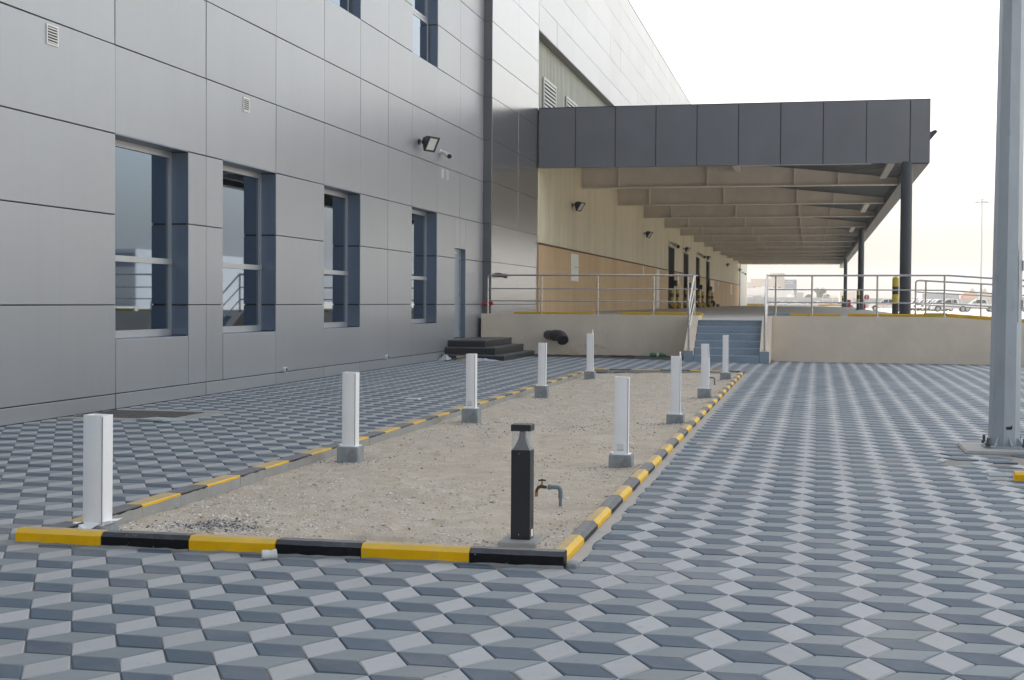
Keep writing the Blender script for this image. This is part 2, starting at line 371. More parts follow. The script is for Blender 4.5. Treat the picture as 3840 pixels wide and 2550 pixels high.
crumbs('pebbles', 420, [stone, shell, stone], (.009, .020), dens, 'larger grey stones lying scattered over the sand bed', 'gravel')
darkm = mat('dark twigs and crumbs', (.05, .045, .04), .9)
def dk():
    c = random.choice([(-3.95, 11.9), (-3.85, 16.1), (-3.9, 20.6), (-1.5, 11.5), (-1.55, 16), (-2.6, 15.5), (-3.2, 14.8), (-2.4, 12), (-1.9, 13.4), None, None, None])
    if c is None: return random.uniform(-4.2, -1.5), random.uniform(7.5, 26)
    return c[0]+random.gauss(0, .22), c[1]+random.gauss(0, .3)
crumbs('dark_crumbs', 700, [darkm], (.004, .011), dk, 'dark soil crumbs and twigs lying round the concrete blocks', 'debris')
BL = [(-4.0, 11.8), (-3.94, 16.05), (-3.98, 20.7), (-4.04, 25.8), (-1.565, 11.75), (-1.52, 16.15), (-1.527, 20.75), (-1.51, 25.72)]
def nb():
    b = random.choice(BL); a = random.random()*2*PI; d = .12+abs(random.gauss(0, .12)); return b[0]+d*math.cos(a), b[1]+d*math.sin(a)
crumbs('stones', 520, [stone, shell, stone], (.006, .017), nb, 'grey and white stones heaped round the feet of the concrete blocks', 'gravel')
crumbs('twigs', 18, [stone, darkm], (.010, .020), dens, 'dark twigs and clods lying loose on the sand bed', 'debris')
def ash(): return -3.72+random.gauss(0, .17), 8.22+random.gauss(0, .10)
crumbs('charcoal', 650, [mat('charcoal', (.10, .11, .13), .9), stone], (.004, .013), ash, 'patch of blue black charcoal bits on the sand behind the front kerb', 'charcoal')

# ================================================================== KERBS
def kerb(name, p0, p1, segs, label, inner=-1, top=.060, w=.085, first=0):
    """segs: distances along the run; inner side is the one facing the sand"""
    t = thing(name, (p0[0], p0[1], 0), label, 'kerb')
    d = Vector((p1[0]-p0[0], p1[1]-p0[1], 0)).normalized(); n = Vector((-d.y, d.x, 0))*inner   # n: towards sand
    for k in range(len(segs)-1):
        a, b = segs[k]+.002, segs[k+1]-.002
        g = MB((p0[0], p0[1], 0)); yel = (k+first) % 2 == 0; m = 0 if yel else 3
        pr = [(0, -.03), (0, .008), (0, top-.023), (.027, top), (w-.008, top), (w, top-.006), (w, top-.016), (w, -.11)]
        mi_ = [6, m, m+1, m+2, m+1, m, 6]
        N = 9; V = []
        for q in range(N):
            s_ = a+(b-a)*q/(N-1)
            for i_, (o_, h_) in enumerate(pr):
                wob = .0022*(hsh(k*7+q, o_*50+h_*90+p0[0])-.5); hz_ = h_
                if i_ == 1: hz_ += .008*(hsh(k*13.7+q*3.1, p0[1])-.3)
                elif i_ == 6: hz_ += .010*(hsh(k*3.7+q*5.1, p0[1])-.5)
                elif h_ > 0: hz_ += wob
                P = Vector((p0[0], p0[1], 0))+d*s_+n*(o_+wob); V.append((P.x, P.y, hz_))
        L = len(pr)
        for q in range(N-1):
            for i in range(L-1):
                base = q*L+i; g.add([V[base], V[base+1], V[base+L+1], V[base+L]], [(0, 1, 2, 3)], mi_[i])
        g.add(V[:L], [tuple(range(L))], m); g.add(V[-L:], [tuple(range(L))], m)
        part('kerb_stone', g, [M['kyel'], M['kyel_top'], M['kyel_flat'], M['kblk'], M['kblk_top'], M['kblk_flat'], M['kconc']], t)
    return t
kerb('kerb', (-4.51, 7.25), (-1.27, 7.26), [0, .545, 1.085, 1.605, 2.105, 2.72, 3.24], 'front kerb of the sand bed in long yellow and black stones nearest the viewer', inner=1, top=.084, w=.105)
def run(first, step, end, jit=.03):
    L = [0, first]
    while L[-1] < end-.7: L.append(L[-1]+step+random.uniform(-jit, jit))
    L.append(end); return L
Lr = [0]+[v-7.347 for v in (8.0, 8.53, 9.14, 9.72, 10.25, 10.73, 11.30, 11.78, 12.36, 12.87, 13.39, 13.97)]
while Lr[-1] < 20.4: Lr.append(Lr[-1]+.545+random.uniform(-.02, .02))
Lr[-1] = 20.96
kerb('kerb', (KX1, 7.347), (KX1, 28.31), Lr, 'right side kerb of the sand bed striped yellow and black beside the open paving', inner=1)
Ll = [0, .36]+[v-7.338 for v in (7.96, 8.45, 9.03, 9.47, 10.07)]
while Ll[-1] < 20.3: Ll.append(Ll[-1]+.53+random.uniform(-.03, .03))
Ll[-1] = 20.86
kerb('kerb', (KX0, 7.338), (KX0, 28.205), Ll, 'left side kerb of the sand bed with bare grey inner face on the building side', inner=-1, first=1, w=.155)
kerb('kerb', (KX0, 28.30), (KX1-.087, 28.30), [0, .45, .90, 1.5, 2.1, 2.72, 3.13], 'back kerb of the sand bed farthest from the viewer facing the dock stairs', inner=-1)
kerb('kerb', (1.62, 11.70), (4.2, 11.66), [0, .75, 1.4, 2.0, 2.58], 'short yellow kerb end at the right edge below the lamp pole', inner=1, top=.08, w=.10)
g = MB((1.5, 11.85, 0)); g.bbox(1.42, 1.60, 11.72, 11.95, -.02, .006, .01); g.bbox(1.46, 1.66, 11.98, 12.25, -.02, .012, .01)
tag(g.build('concrete_patch', M['conc']), 'dark broken concrete patch in the paving left of the yellow kerb end', 'patch')
g = MB((-1.2, 18, 0)); n = 260; V = []
for k in range(n+1):
    yk = 7.3+(28.3-7.3)*k/n; V += [(-1.285, yk, .006), (-1.205+.035*(vn(yk*4, 1)-.5)+.02*(hsh(k)-.5), yk, .0035)]
g.add(V, [(2*k, 2*k+1, 2*k+3, 2*k+2) for k in range(n)])
tag(g.build('mortar_strip', add_grime(mat('sandy mortar', (.45, .43, .395), .95, 0, .1, 6, .003, 60), (.34, .31, .27), .5, 3)), kind='structure')
# ================================================================== OFFICE FACADE
ZR = [0, .20, 1.35, 2.515, 3.555, 4.695, 5.84, 7.0, 8.03, 9.065, 10.2, 11.35, 12.5, 13.65]
YC = [-5.6, -3.0, -.4, 2.2, 4.9, 7.6, 10.6, 13.62, 16.45, 19.2, 21.95, 24.3, 26.4, 28.25, 30.06, 32.2, 34.4, 37.0]
off = thing('office_building', (XF, 15, 0), 'long silver metal panel office building with tall recessed windows filling the left', 'building')
G_ = 0.0075
WIN = [(16.45, 18.6), (19.8, 21.95), (24.3, 26.4), (30.06, 32.2)]
UWIN = [(24.3, 26.4), (30.06, 32.2)]
DOOR = (33.92, 35.03, .485, 2.77)
def panel(g, y0, y1, z0, z1, x=XF, seed=0, tk=.03, gp=G_, dirx=1):
    if x != XF: gp = .0045
    y0 += gp; y1 -= gp; z0 += gp*.95; z1 -= gp*.95
    if y1-y0 < .03 or z1-z0 < .03: return
    r1, r2, r3 = hsh(seed, y0), hsh(seed+5, z0), hsh(seed+9, y0+z0)
    c = .97+.06*r3; b = .004
    ty, tz = (r1-.5)*.007, (r2-.5)*.007
    def X(y, z, d=0): return x+dirx*(-d+ty*(y-(y0+y1)/2)+tz*(z-(z0+z1)/2))
    o_ = [(y0, z0), (y1, z0), (y1, z1), (y0, z1)]; i_ = [(y0+b, z0+b), (y1-b, z0+b), (y1-b, z1-b), (y0+b, z1-b)]
    V = [(X(a, q, tk), a, q) for a, q in o_]+[(X(a, q, b), a, q) for a, q in o_]+[(X(a, q), a, q) for a, q in i_]
    f = [(8, 9, 10, 11)]+[(4+i, 4+(i+1) % 4, 8+(i+1) % 4, 8+i) for i in range(4)]+[(i, (i+1) % 4, 4+(i+1) % 4, 4+i) for i in range(4)]
    g.add(V, f, 0, c)
g = MB((XF, 15, 0))
def holes(z0, z1):
    H = []
    for a, b in WIN: H.append((a, b, .905, 3.555))
    for a, b in UWIN: H.append((a, b, 7.0, 10.2))
    H.append((DOOR[0], DOOR[1], DOOR[2], DOOR[3])); return H
for r in range(len(ZR)-1):
    z0, z1 = ZR[r], ZR[r+1]
    edges = list(YC)
    cuts = []
    for (a, b, c, d) in holes(z0, z1):
        if c < z1-.02 and d > z0+.02: cuts.append((a, b, c, d))
    if r == 0: cuts = []
    E = sorted(set(edges+[q for c in cuts for q in c[:2]]))
    if r == 2 or r == 1:
        pass
    for k in range(len(E)-1):
        a, b = E[k], E[k+1]
        # the joint at 34.4 stops at the door head
        hit = [c for c in cuts if a >= c[0]-.001 and b <= c[1]+.001]
        if hit:
            c = hit[0]
            if c[2] > z0+.02: panel(g, a, b, z0, c[2], seed=r)
            if c[3] < z1-.02: panel(g, a, b, c[3], z1, seed=r+3)
        else: panel(g, a, b, z0, z1, seed=r)
wall = part('wall_cladding', g, M['panel'], off)
# backing and building mass (window openings left free)
g = MB((XF, 15, 0)); xb = XF-.031
def backing(y0, y1, z0, z1): g.box(xb-.3, xb, y0, y1, z0, z1)
ecol = [-6]+[q for w in WIN for q in w]+[33.92, 35.03, 37.0]
ecol = sorted(set(ecol))
for k in range(len(ecol)-1):
    a, b = ecol[k], ecol[k+1]
    if (a, b) in WIN: backing(a, b, -.1, .90); backing(a, b, 3.56, 7.0-.005)
    elif (a, b) == (33.92, 35.03): backing(a, b, -.1, .48); backing(a, b, 2.775, 6.995)
    else: backing(a, b, -.1, 6.995)
ec2 = [-6, 24.3, 26.4, 30.06, 32.2, 37.0]
for k in range(5):
    if k in (1, 3): backing(ec2[k], ec2[k+1], 10.205, 13.6)
    else: backing(ec2[k], ec2[k+1], 6.997, 13.6)
g.box(-32, xb-.5, -6, 36.98, -.1, 13.62); g.box(-32, XF+.01, -6.04, 37.0, 13.652, 13.72)
part('wall_core', g, M['joint'], off)
g = MB((XF, 15, 0)); g.box(-32, XF, -6.1, -6.001, 0, 13.65); part('end_wall', g, M['panel'], off)

XG = -9.04
def window(y0, y1, z0, z1, trans, joints, sash=False):
    """reveals in panel metal with blue shade painted in, aluminium frame, mirror panes"""
    O_ = (XF, 15, 0); g = MB(O_)
    for a, b in zip([z0]+joints, joints+[z1]):
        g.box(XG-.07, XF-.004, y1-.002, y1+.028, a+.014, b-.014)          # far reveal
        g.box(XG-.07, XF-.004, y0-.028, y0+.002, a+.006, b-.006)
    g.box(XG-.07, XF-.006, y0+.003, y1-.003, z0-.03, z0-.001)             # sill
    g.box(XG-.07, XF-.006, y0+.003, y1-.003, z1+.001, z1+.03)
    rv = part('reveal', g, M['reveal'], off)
    g = MB(O_); t = .07
    g.box(XG-.06, XG, y0+.004, y0+t, z0+.002, z1-.002); g.box(XG-.06, XG, y1-t, y1-.004, z0+.002, z1-.002)
    g.box(XG-.06, XG+.001, y0+t, y1-t, z0+.002, z0+.10); g.box(XG-.06, XG+.001, y0+t, y1-t, z1-.09, z1-.002)
    for q in trans: g.box(XG-.05, XG+.022, y0+.006, y1-.03, q-.04, q+.04)
    # glazing beads
    zz = [z0+.10]+[q for q in trans]+[z1-.09]
    w = part('window', g, M['alu'], off)
    for a, b in zip(zz[:-1], zz[1:]):
        a2 = a+(.04 if a in trans else 0); b2 = b-(.04 if b in trans else 0)
        g = MB(O_); g.box(XG-.045, XG-.03, y0+t, y1-t, a2, b2)
        p = g.build('pane', M['glass'], w)
    if sash:
        q = trans[0]; g = MB(O_); e = .05; X0, X1 = XG+.004, XG+.05
        a, b = y0+.03, y1-.12; c, d = z0+.03, q-.07
        g.box(X0, X1, a, a+e, c, d); g.box(X0, X1, b-e, b, c, d); g.box(X0, X1, a+e, b-e, c, c+e); g.box(X0, X1, a+e, b-e, d-e, d)
        s_ = g.build('sash', M['alu'], w); s_['label'] = 'openable white framed sash standing proud of the window frame'
        g = MB(O_); g.box(X0+.01, X1-.012, a+e, b-e, c+e, d-e); g.build('sash_pane', M['glass'], w)
    # blind box and dark room behind
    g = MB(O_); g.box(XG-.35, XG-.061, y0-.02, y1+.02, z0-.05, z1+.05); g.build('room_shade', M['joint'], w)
for a, b in WIN: window(a, b, .905, 3.55, [1.97], [1.35, 2.515])
for i, (a, b) in enumerate(UWIN): window(a, b, 7.0, 10.2, [8.14], [8.03, 9.065], sash=True)
# entrance door, deep set
g = MB((XF, 15, 0)); y0, y1, z0, z1 = DOOR
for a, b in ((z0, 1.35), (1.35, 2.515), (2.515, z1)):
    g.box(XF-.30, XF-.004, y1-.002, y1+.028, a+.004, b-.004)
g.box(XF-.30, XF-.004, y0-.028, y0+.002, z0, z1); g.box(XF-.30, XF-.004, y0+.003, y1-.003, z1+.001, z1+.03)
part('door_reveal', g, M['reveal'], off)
g = MB((XF, 15, 0)); g.box(XF-.20, XF-.15, y0+.06, y1-.06, z0+.01, z1-.05)
dd = part('door', g, mat('grey door paint', (.30, .34, .37), .5, 0, .05, 3), off, label='narrow grey door above the black granite steps')
g = MB((XF, 15, 0)); g.box(XF-.22, XF-.13, y0+.003, y0+.058, z0, z1-.002); g.box(XF-.22, XF-.13, y1-.058, y1-.003, z0, z1-.002); g.box(XF-.22, XF-.13, y0+.058, y1-.058, z1-.048, z1-.002)
g.build('door_frame', M['alu'], dd)
g = MB((XF, 15, 0)); g.box(XF-.151, XF-.06, y0+.10, y0+.14, 1.5, 1.54); g.box(XF-.10, XF-.06, y0+.10, y0+.26, 1.5, 1.535); g.build('handle', M['steel'], dd)
for z in (.75, 1.6, 2.45):
    g = MB((XF, 15, 0)); g.cyl((XF-.135, y1-.07, z-.06), (XF-.135, y1-.07, z+.06), .012, n=8); g.build('hinge', M['steel'], dd)
g = MB((XF, 15, 0)); g.box(XF-.15, XF-.10, y0+.3, y0+.62, z1-.13, z1-.07); g.build('door_closer', M['alu'], dd)
# louvred vents
def vent(y0, y1, z0, z1, n=6, e=.022):
    O_ = (XF, 15, 0); g = MB(O_); X = XF+.012
    g.box(XF, X, y0, y0+e, z0, z1); g.box(XF, X, y1-e, y1, z0, z1); g.box(XF, X, y0+e, y1-e, z1-e, z1); g.box(XF, X, y0+e, y1-e, z0, z0+e)
    h = (z1-z0-2*e)/n
    for k in range(n):
        z = z0+e+h*k
        g.add([(XF+.001, y0+e, z+h*.75), (XF+.001, y1-e, z+h*.75), (X+.006, y1-e, z+h*.2), (X+.006, y0+e, z+h*.2), (X+.006, y0+e, z+h*.05), (X+.006, y1-e, z+h*.05)], [(0, 1, 2, 3), (3, 2, 5, 4)])
    v = part('vent', g, mat('vent paint', (.80, .79, .76), .5), off)
    g = MB(O_); g.box(XF+.0005, XF+.0015, y0+e, y1-e, z0+e, z1-e); g.build('vent_shadow_gap', M['joint'], v)
vent(14.80, 15.06, 4.41, 4.65); vent(20.56, 20.81, 4.40, 4.63)
for a in (32.58, 33.02): vent(a, a+.17, 4.42, 4.64, 6, .008)
# round drain spouts through the base
for y in (22.32, 28.14):
    g = MB((XF, 15, 0)); g.tube([(XF-.02, y, .24), (XF+.05, y, .238)], .048, 16); g.lathe((XF+.004, y, .24), [(.0, 0)], 3) if False else None
    d = part('drain_spout', g, M['pvc'], off, True)
    g = MB((XF, 15, 0)); g.cyl((XF+.0505, y, .238), (XF+.052, y, .238), .036, n=16); g.build('spout_hole', M['joint'], d)

# ================================================================== WAREHOUSE
XW = -8.55; XC = -8.84
wh = thing('warehouse_building', (XW, 100, 0), 'long warehouse behind the office with white parapet cladding and cream corrugated wall', 'building')
OW = (XW, 100, 0)
g = MB(OW)
zr2 = ZR[:-1]+[12.5, 13.65, 14.7, 15.6]; zr2 = sorted(set(zr2))
for r in range(len(zr2)-1):
    for a, b in ((37.03, 40.5), (40.5, 43.58)): panel(g, a, b, zr2[r], zr2[r+1], x=XW, seed=r+40)
# pier face looking at the camera
part('wing_cladding', g, M['wing'], wh)
g = MB(OW)
for r in range(len(zr2)-1): g.box(XF+.001, XW-.012, 37.0, 37.02, zr2[r]+G_, zr2[r+1]-G_)
part('pier_face', g, mat('dark pier panel', (.16, .165, .17), .45, .4, .05, 1), wh)
zp = [10.2, 11.08, 12.0, 13.0, 14.1, 14.95, 15.6]
zp = [10.1, 10.95, 11.95, 12.95, 14.0, 14.85, 15.62]
g = MB(OW); ypc = [43.6+3.2*i for i in range(42)]
for r in range(len(zp)-1):
    for k in range(len(ypc)-1): panel(g, ypc[k], ypc[k+1], zp[r], zp[r+1], x=XW, seed=r*50+k)
part('parapet_cladding', g, mat('pale parapet panel', (.66, .665, .67), .42, .3, .02, .6, attr='tone'), wh)
g = MB(OW); g.box(XW-.36, XW-.031, 37.02, 43.58, -.1, 15.58); g.box(XW-.36, XW-.031, 43.58, 174.8, 10.10, 15.60); g.box(XW-.36, XW+.01, 37.0, 174.8, 15.621, 15.66)
part('parapet_core', g, M['joint'], wh)
g = MB(OW); g.box(XW-.34, XW-.002, 43.6, 174.8, 10.07, 10.099); part('parapet_soffit', g, mat('soffit trim', (.20, .19, .17), .6), wh)
g = MB(OW); g.box(-62, XC-.10, 37.0, 174.8, 0, 15.4); part('building_core', g, mat('rear wall', (.4, .4, .38), .8), wh)
# corrugated wall, ribs as geometry: upper band over the canopy and the band below it
def corrug(g, y0, y1, z0f, z1f, x, skip=()):
    y = y0; p = .27
    while y < y1-.01:
        e = min(y+p, y1)
        if any(a < y+p/2 < b and z0f(y) < c for a, b, c in skip):
            zb = [c for a, b, c in skip if a < y+p/2 < b][0]
        else: zb = z0f(y)
        P = [(x-.045, y), (x-.045, y+p*.34), (x, y+p*.46), (x, y+p*.88), (x-.045, e)]
        P = [(a, min(b, e)) for a, b in P]
        for q in range(4): g.quad((P[q][0], P[q][1], zb), (P[q+1][0], P[q+1][1], zb), (P[q+1][0], P[q+1][1], z1f(y)), (P[q][0], P[q][1], z1f(y)))
        y += p
DDOOR = [(85.1, 88.6, 4.85), (95.5, 99.0, 4.85), (106.0, 109.6, 4.88), (116.5, 120.4, 4.9)]
zline = lambda y: 3.29+.0028*(y-43.6)
g = MB(OW); corrug(g, 43.6, 174.6, lambda y: 7.1, lambda y: 10.08, XC)
part('upper_corrugated_wall', g, add_grime(mat('weathered grey corrugated sheet', (.47, .475, .40), .55, .1, .04, 1), (.33, .33, .29), .5, .7, (1, 1, .12), .45, .7), wh)
g = MB(OW); corrug(g, 43.6, 172.0, zline, lambda y: 7.4, XW+.02, DDOOR)
part('corrugated_wall', g, M['corr'], wh)
ys_ = [43.6]+[q for d in DDOOR for q in d[:2]]+[172.0]
for k in range(0, len(ys_), 2):
    g = MB(OW); a, b = ys_[k], ys_[k+1]; n = max(1, int((b-a)/8)); c4 = [a+(b-a)*q/n for q in range(n+1)]
    V = []
    for c in c4: V += [(XW-.25, c, .9), (XW+.035, c, .9), (XW+.035, c, zline(c)-.02), (XW-.25, c, zline(c)-.02)]
    for q in range(n):
        o4 = q*4
        g.add(V[o4:o4+8], [(1, 5, 6, 2), (2, 6, 7, 3)])
    g.add(V[:4], [(0, 1, 2, 3)]); g.add(V[-4:], [(0, 1, 2, 3)])
    part('lower_wall', g, M['tan'], wh)
g = MB(OW)
for k in range(0, len(ys_), 2):
    a, b = ys_[k], ys_[k+1]
    g.add([(XW+.02, a, zline(a)-.02), (XW+.075, a, zline(a)-.02), (XW+.075, b, zline(b)-.02), (XW+.02, b, zline(b)-.02), (XW+.02, a, zline(a)+.045), (XW+.075, a, zline(a)+.03), (XW+.075, b, zline(b)+.03), (XW+.02, b, zline(b)+.045)], [(0, 1, 2, 3), (1, 2, 6, 5), (4, 5, 6, 7), (0, 1, 5, 4)])
part('drip_flashing', g, M['rust'], wh)
g = MB(OW)
for k in range(0, len(ys_), 2):
    a, b = ys_[k]+.02, ys_[k+1]-.02
    for h in (.72, 1.56): g.add([(XW+.037, a, zline(a)-h-.012), (XW+.037, b, zline(b)-h-.012), (XW+.037, b, zline(b)-h+.012), (XW+.037, a, zline(a)-h+.012)], [(0, 1, 2, 3)])
part('course_line', g, mat('pale joint line', (.58, .50, .38), .8), wh)
# vertical stain bands on the block wall
stm = mat('water stain', (.34, .235, .14), .85, 0, .12, 2)
# dock doors
for a, b, c in DDOOR:
    g = MB(OW); g.box(XW-.62, XW-.56, a+.02, b-.02, 1.0, c-.02)
    for k in range(8): g.box(XW-.56, XW-.55, a+.05, b-.05, 1.1+k*.46, 1.1+k*.46+.42)
    d = part('dock_door', g, M['doorgrey'], wh)
    g = MB(OW); g.box(XW-.56, XW+.045, b, b+.06, 1.0, c+.06); g.box(XW-.56, XW+.045, a-.06, a, 1.0, c+.06); g.box(XW-.56, XW+.045, a, b, c, c+.06)
    g.build('door_jamb', M['doorgrey'], d)
# louvres in the upper wall
for a, b in ((45.7, 48.0), (50.1, 52.5)):
    g = MB(OW); X = XC+.02
    g.box(X, X+.04, a, a+.08, 7.6, 8.95); g.box(X, X+.04, b-.08, b, 7.6, 8.95); g.box(X, X+.04, a+.08, b-.08, 8.87, 8.95); g.box(X, X+.04, a+.08, b-.08, 7.6, 7.68)
    for k in range(9):
        z = 7.70+k*.13
        g.add([(X, a+.08, z+.12), (X, b-.08, z+.12), (X+.05, b-.08, z+.03), (X+.05, a+.08, z+.03), (X+.05, a+.08, z), (X+.05, b-.08, z)], [(0, 1, 2, 3), (3, 2, 5, 4)])
    v = part('louvre', g, mat('white louvre', (.66, .65, .60), .5), wh)
    g = MB(OW); g.box(X-.005, X-.002, a+.08, b-.08, 7.68, 8.87); g.build('louvre_void', M['dark'], v)
# end pier beyond the dock
g = MB(OW); g.box(XW-.3, XW+.10, 172.0, 172.6, 0, 7.4); part('end_pier', g, M['doorgrey'], wh)
g = MB(OW); g.box(XW-.3, XW+.06, 172.62, 192, 0, 10.0)
part('end_bay', g, mat('pale rendered bay', (.66, .63, .56), .8, 0, .04, .5), wh)

# ================================================================== CANOPY
YF = 43.5
def xr(y): return 3.46+.0027*(y-YF)
cn = thing('loading_canopy', (0, YF, 1.1), 'flat canopy with dark grey fascia on round columns over the loading dock', 'canopy')
OC = (0, YF, 1.1)
g = MB(OC); fj = [-8.53, -7.34]+[-6.07+1.278*i for i in range(8)]+[3.46]
for k in range(len(fj)-1):
    a, b = fj[k]+.013, fj[k+1]-.013; t_ = (hsh(k)-.5)*.004; bb = .004
    V = []
    for ins, y in ((0, YF+.03), (0, YF+.004), (bb, YF)):
        V += [(a+ins, y+t_*ins, 5.685+ins), (b-ins, y, 5.685+ins), (b-ins, y+t_, 7.575-ins), (a+ins, y+t_, 7.575-ins)]
    g.add(V, [(8, 9, 10, 11)]+[(q+i, q+(i+1) % 4, q+4+(i+1) % 4, q+4+i) for q in (0, 4) for i in range(4)], 0, .96+.08*hsh(k+3))
part('front_fascia', g, M['panel_dark'], cn)
g = MB(OC); g.box(-2.3, 1.75, YF+.02, YF+.10, 5.668, 5.684); part('bright_gap_strip', g, M['alu'], cn)  # pale strip added for the bright sliver of the lit gap below the fascia
g = MB(OC); g.box(-8.52, 3.43, YF+.031, YF+.26, 5.70, 7.56); g.box(-8.52, 3.46, YF, YF+.27, 7.577, 7.6); part('fascia_core', g, M['joint'], cn)
YE = 170.0
g = MB(OC)
for k in range(60):
    a, b = YF+.05+(YE-YF)*k/60, YF+.04+(YE-YF)*(k+1)/60-.012
    g.add([(xr(a), a, 5.68), (xr(b), b, 5.68), (xr(b), b, 7.575), (xr(a), a, 7.575), (xr(a)-.03, a, 5.68), (xr(b)-.03, b, 5.68), (xr(b)-.03, b, 7.575), (xr(a)-.03, a, 7.575)], [(0, 1, 2, 3), (4, 5, 6, 7), (0, 1, 5, 4), (3, 2, 6, 7), (0, 3, 7, 4), (1, 2, 6, 5)], 0, .96+.08*hsh(k+17))
part('side_fascia', g, M['panel_dark'], cn)
g = MB(OC)
for k in range(60):
    a, b = YF+.28+(YE-YF-.3)*k/60, YF+.28+(YE-YF-.3)*(k+1)/60-.015
    g.add([(xr(a)-.46, a, 5.67), (xr(a)-.035, a, 5.67), (xr(b)-.035, b, 5.67), (xr(b)-.46, b, 5.67), (xr(a)-.46, a, 5.70), (xr(a)-.035, a, 5.70), (xr(b)-.035, b, 5.70), (xr(b)-.46, b, 5.70)], [(0, 1, 2, 3), (4, 5, 6, 7), (0, 1, 5, 4), (2, 3, 7, 6), (0, 3, 7, 4)], 0, .95+.1*hsh(k))
part('side_soffit', g, mat('soffit panel', (.17, .17, .165), .4, .4, .06, 1, attr='tone'), cn)
deckz = lambda x: 6.47-.105*(x+1.26)
g = MB(OC); a, b = YF+.28, YE
g.add([(xr(a)-.46, a, 5.671), (xr(b)-.46, b, 5.671), (xr(b)-.46, b, deckz(3)), (xr(a)-.46, a, deckz(3)), (xr(a)-.43, a, 5.671), (xr(b)-.43, b, 5.671), (xr(b)-.43, b, deckz(3)), (xr(a)-.43, a, deckz(3))], [(0, 1, 2, 3), (4, 5, 6, 7), (0, 1, 5, 4), (0, 3, 7, 4)])
part('gutter_beam', g, M['column'], cn)
# deck with ribs running down the slope
g = MB(OC); y = YF+.27; p = .5
dz0, dz1 = deckz(XW), deckz(3.4)
while y < YE:
    e = y+p
    for (ya, yb, h) in ((y, y+p*.6, 0), (y+p*.6, e, .05)):
        sl_ = .0038*(y-52) if y > 52 else 0
        g.quad((XW, ya, dz0+h+sl_), (XW, yb, dz0+h+sl_), (3.4, yb, dz1+h+sl_), (3.4, ya, dz1+h+sl_))
    g.quad((XW, y+p*.6, dz0+sl_), (XW, y+p*.6, dz0+.05+sl_), (3.4, y+p*.6, dz1+.05+sl_), (3.4, y+p*.6, dz1+sl_))
    y = e
part('roof_deck', g, M['deck'], cn)
g = MB(OC); g.add([(XW-.2, YF+.2, 7.50), (3.3, YF+.2, 7.50), (3.6, YE, 7.9), (XW-.2, YE, 7.9), (XW-.2, YF+.2, 7.56), (3.3, YF+.2, 7.56), (3.6, YE, 7.96), (XW-.2, YE, 7.96)], [(0, 1, 2, 3), (4, 5, 6, 7), (0, 1, 5, 4), (1, 2, 6, 5), (2, 3, 7, 6), (3, 0, 4, 7)])
part('roof_sheet', g, M['bgrey'], cn)
BY = [52.1, 62.2, 72.2, 82.6, 92.9, 103.7, 114.0, 124.6, 135.0, 145.8, 157.0, 168.5]
for k, by in enumerate(BY):
    g = MB(OC); zb = 5.77+.0042*(by-52); up = .0038*(by-52); xe = xr(by)-.46
    tp = [(XW+.03, deckz(XW)+up-.02), (-1.3, deckz(-1.3)+up-.02), (xe, deckz(xe)+up-.02)]
    g.add([(XW+.03, by, zb), (xe, by, zb), (xe, by, tp[2][1]), (XW+.03, by, tp[0][1]), (XW+.03, by+.012, zb), (xe, by+.012, zb), (xe, by+.012, tp[2][1]), (XW+.03, by+.012, tp[0][1])], [(0, 1, 2, 3), (4, 5, 6, 7), (0, 3, 7, 4), (1, 2, 6, 5)])
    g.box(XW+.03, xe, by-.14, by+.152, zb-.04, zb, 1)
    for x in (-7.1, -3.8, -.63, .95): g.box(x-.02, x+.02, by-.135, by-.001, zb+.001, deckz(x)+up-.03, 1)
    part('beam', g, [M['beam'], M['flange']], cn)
g = MB(OC); g.box(XW+.1, xr(YE)-.03, YE-.1, YE, 6.12, 7.9); part('end_fascia', g, M['beam'], cn)
for cx_, cy_ in ((2.80, 43.25+.35), (2.82, 82.4), (3.28, 138.0)):
    g = MB(OC); g.cyl((cx_, cy_, .9), (cx_, cy_, 5.72), .172, n=32)
    c = part('column', g, M['column'], cn, True)
    g = MB(OC); g.bbox(cx_-.26, cx_+.26, cy_-.26, cy_+.26, 1.0, 1.12, .02); g.build('column_base', M['conc'], c)
# strip lights under the deck along the gutter side
for k, by in enumerate([YF+1.0]+[b_+1.2 for b_ in BY[:6]]):
    up = .0038*max(0, by-52); g = MB(OC); g.bbox(2.30, 2.52, by, by+5.5, deckz(2.4)+up-.30, deckz(2.4)+up-.16, .02); g.box(2.38, 2.44, by+.4, by+.45, deckz(2.4)+up-.17, deckz(2.4)+up); g.box(2.38, 2.44, by+5, by+5.05, deckz(2.4)+up-.17, deckz(2.4)+up)
    if k in (0, 2, 4): part('strip_light', g, mat('grey fitting', (.42, .42, .40), .5) if k == 0 else M['beam'], cn)
g = MB(OC); g.bbox(-2.75, -2.55, 46, 51.9, 6.25, 6.38, .02); g.box(-2.67, -2.63, 47, 47.05, 6.38, 6.62); part('strip_light', g, M['beam'], cn)
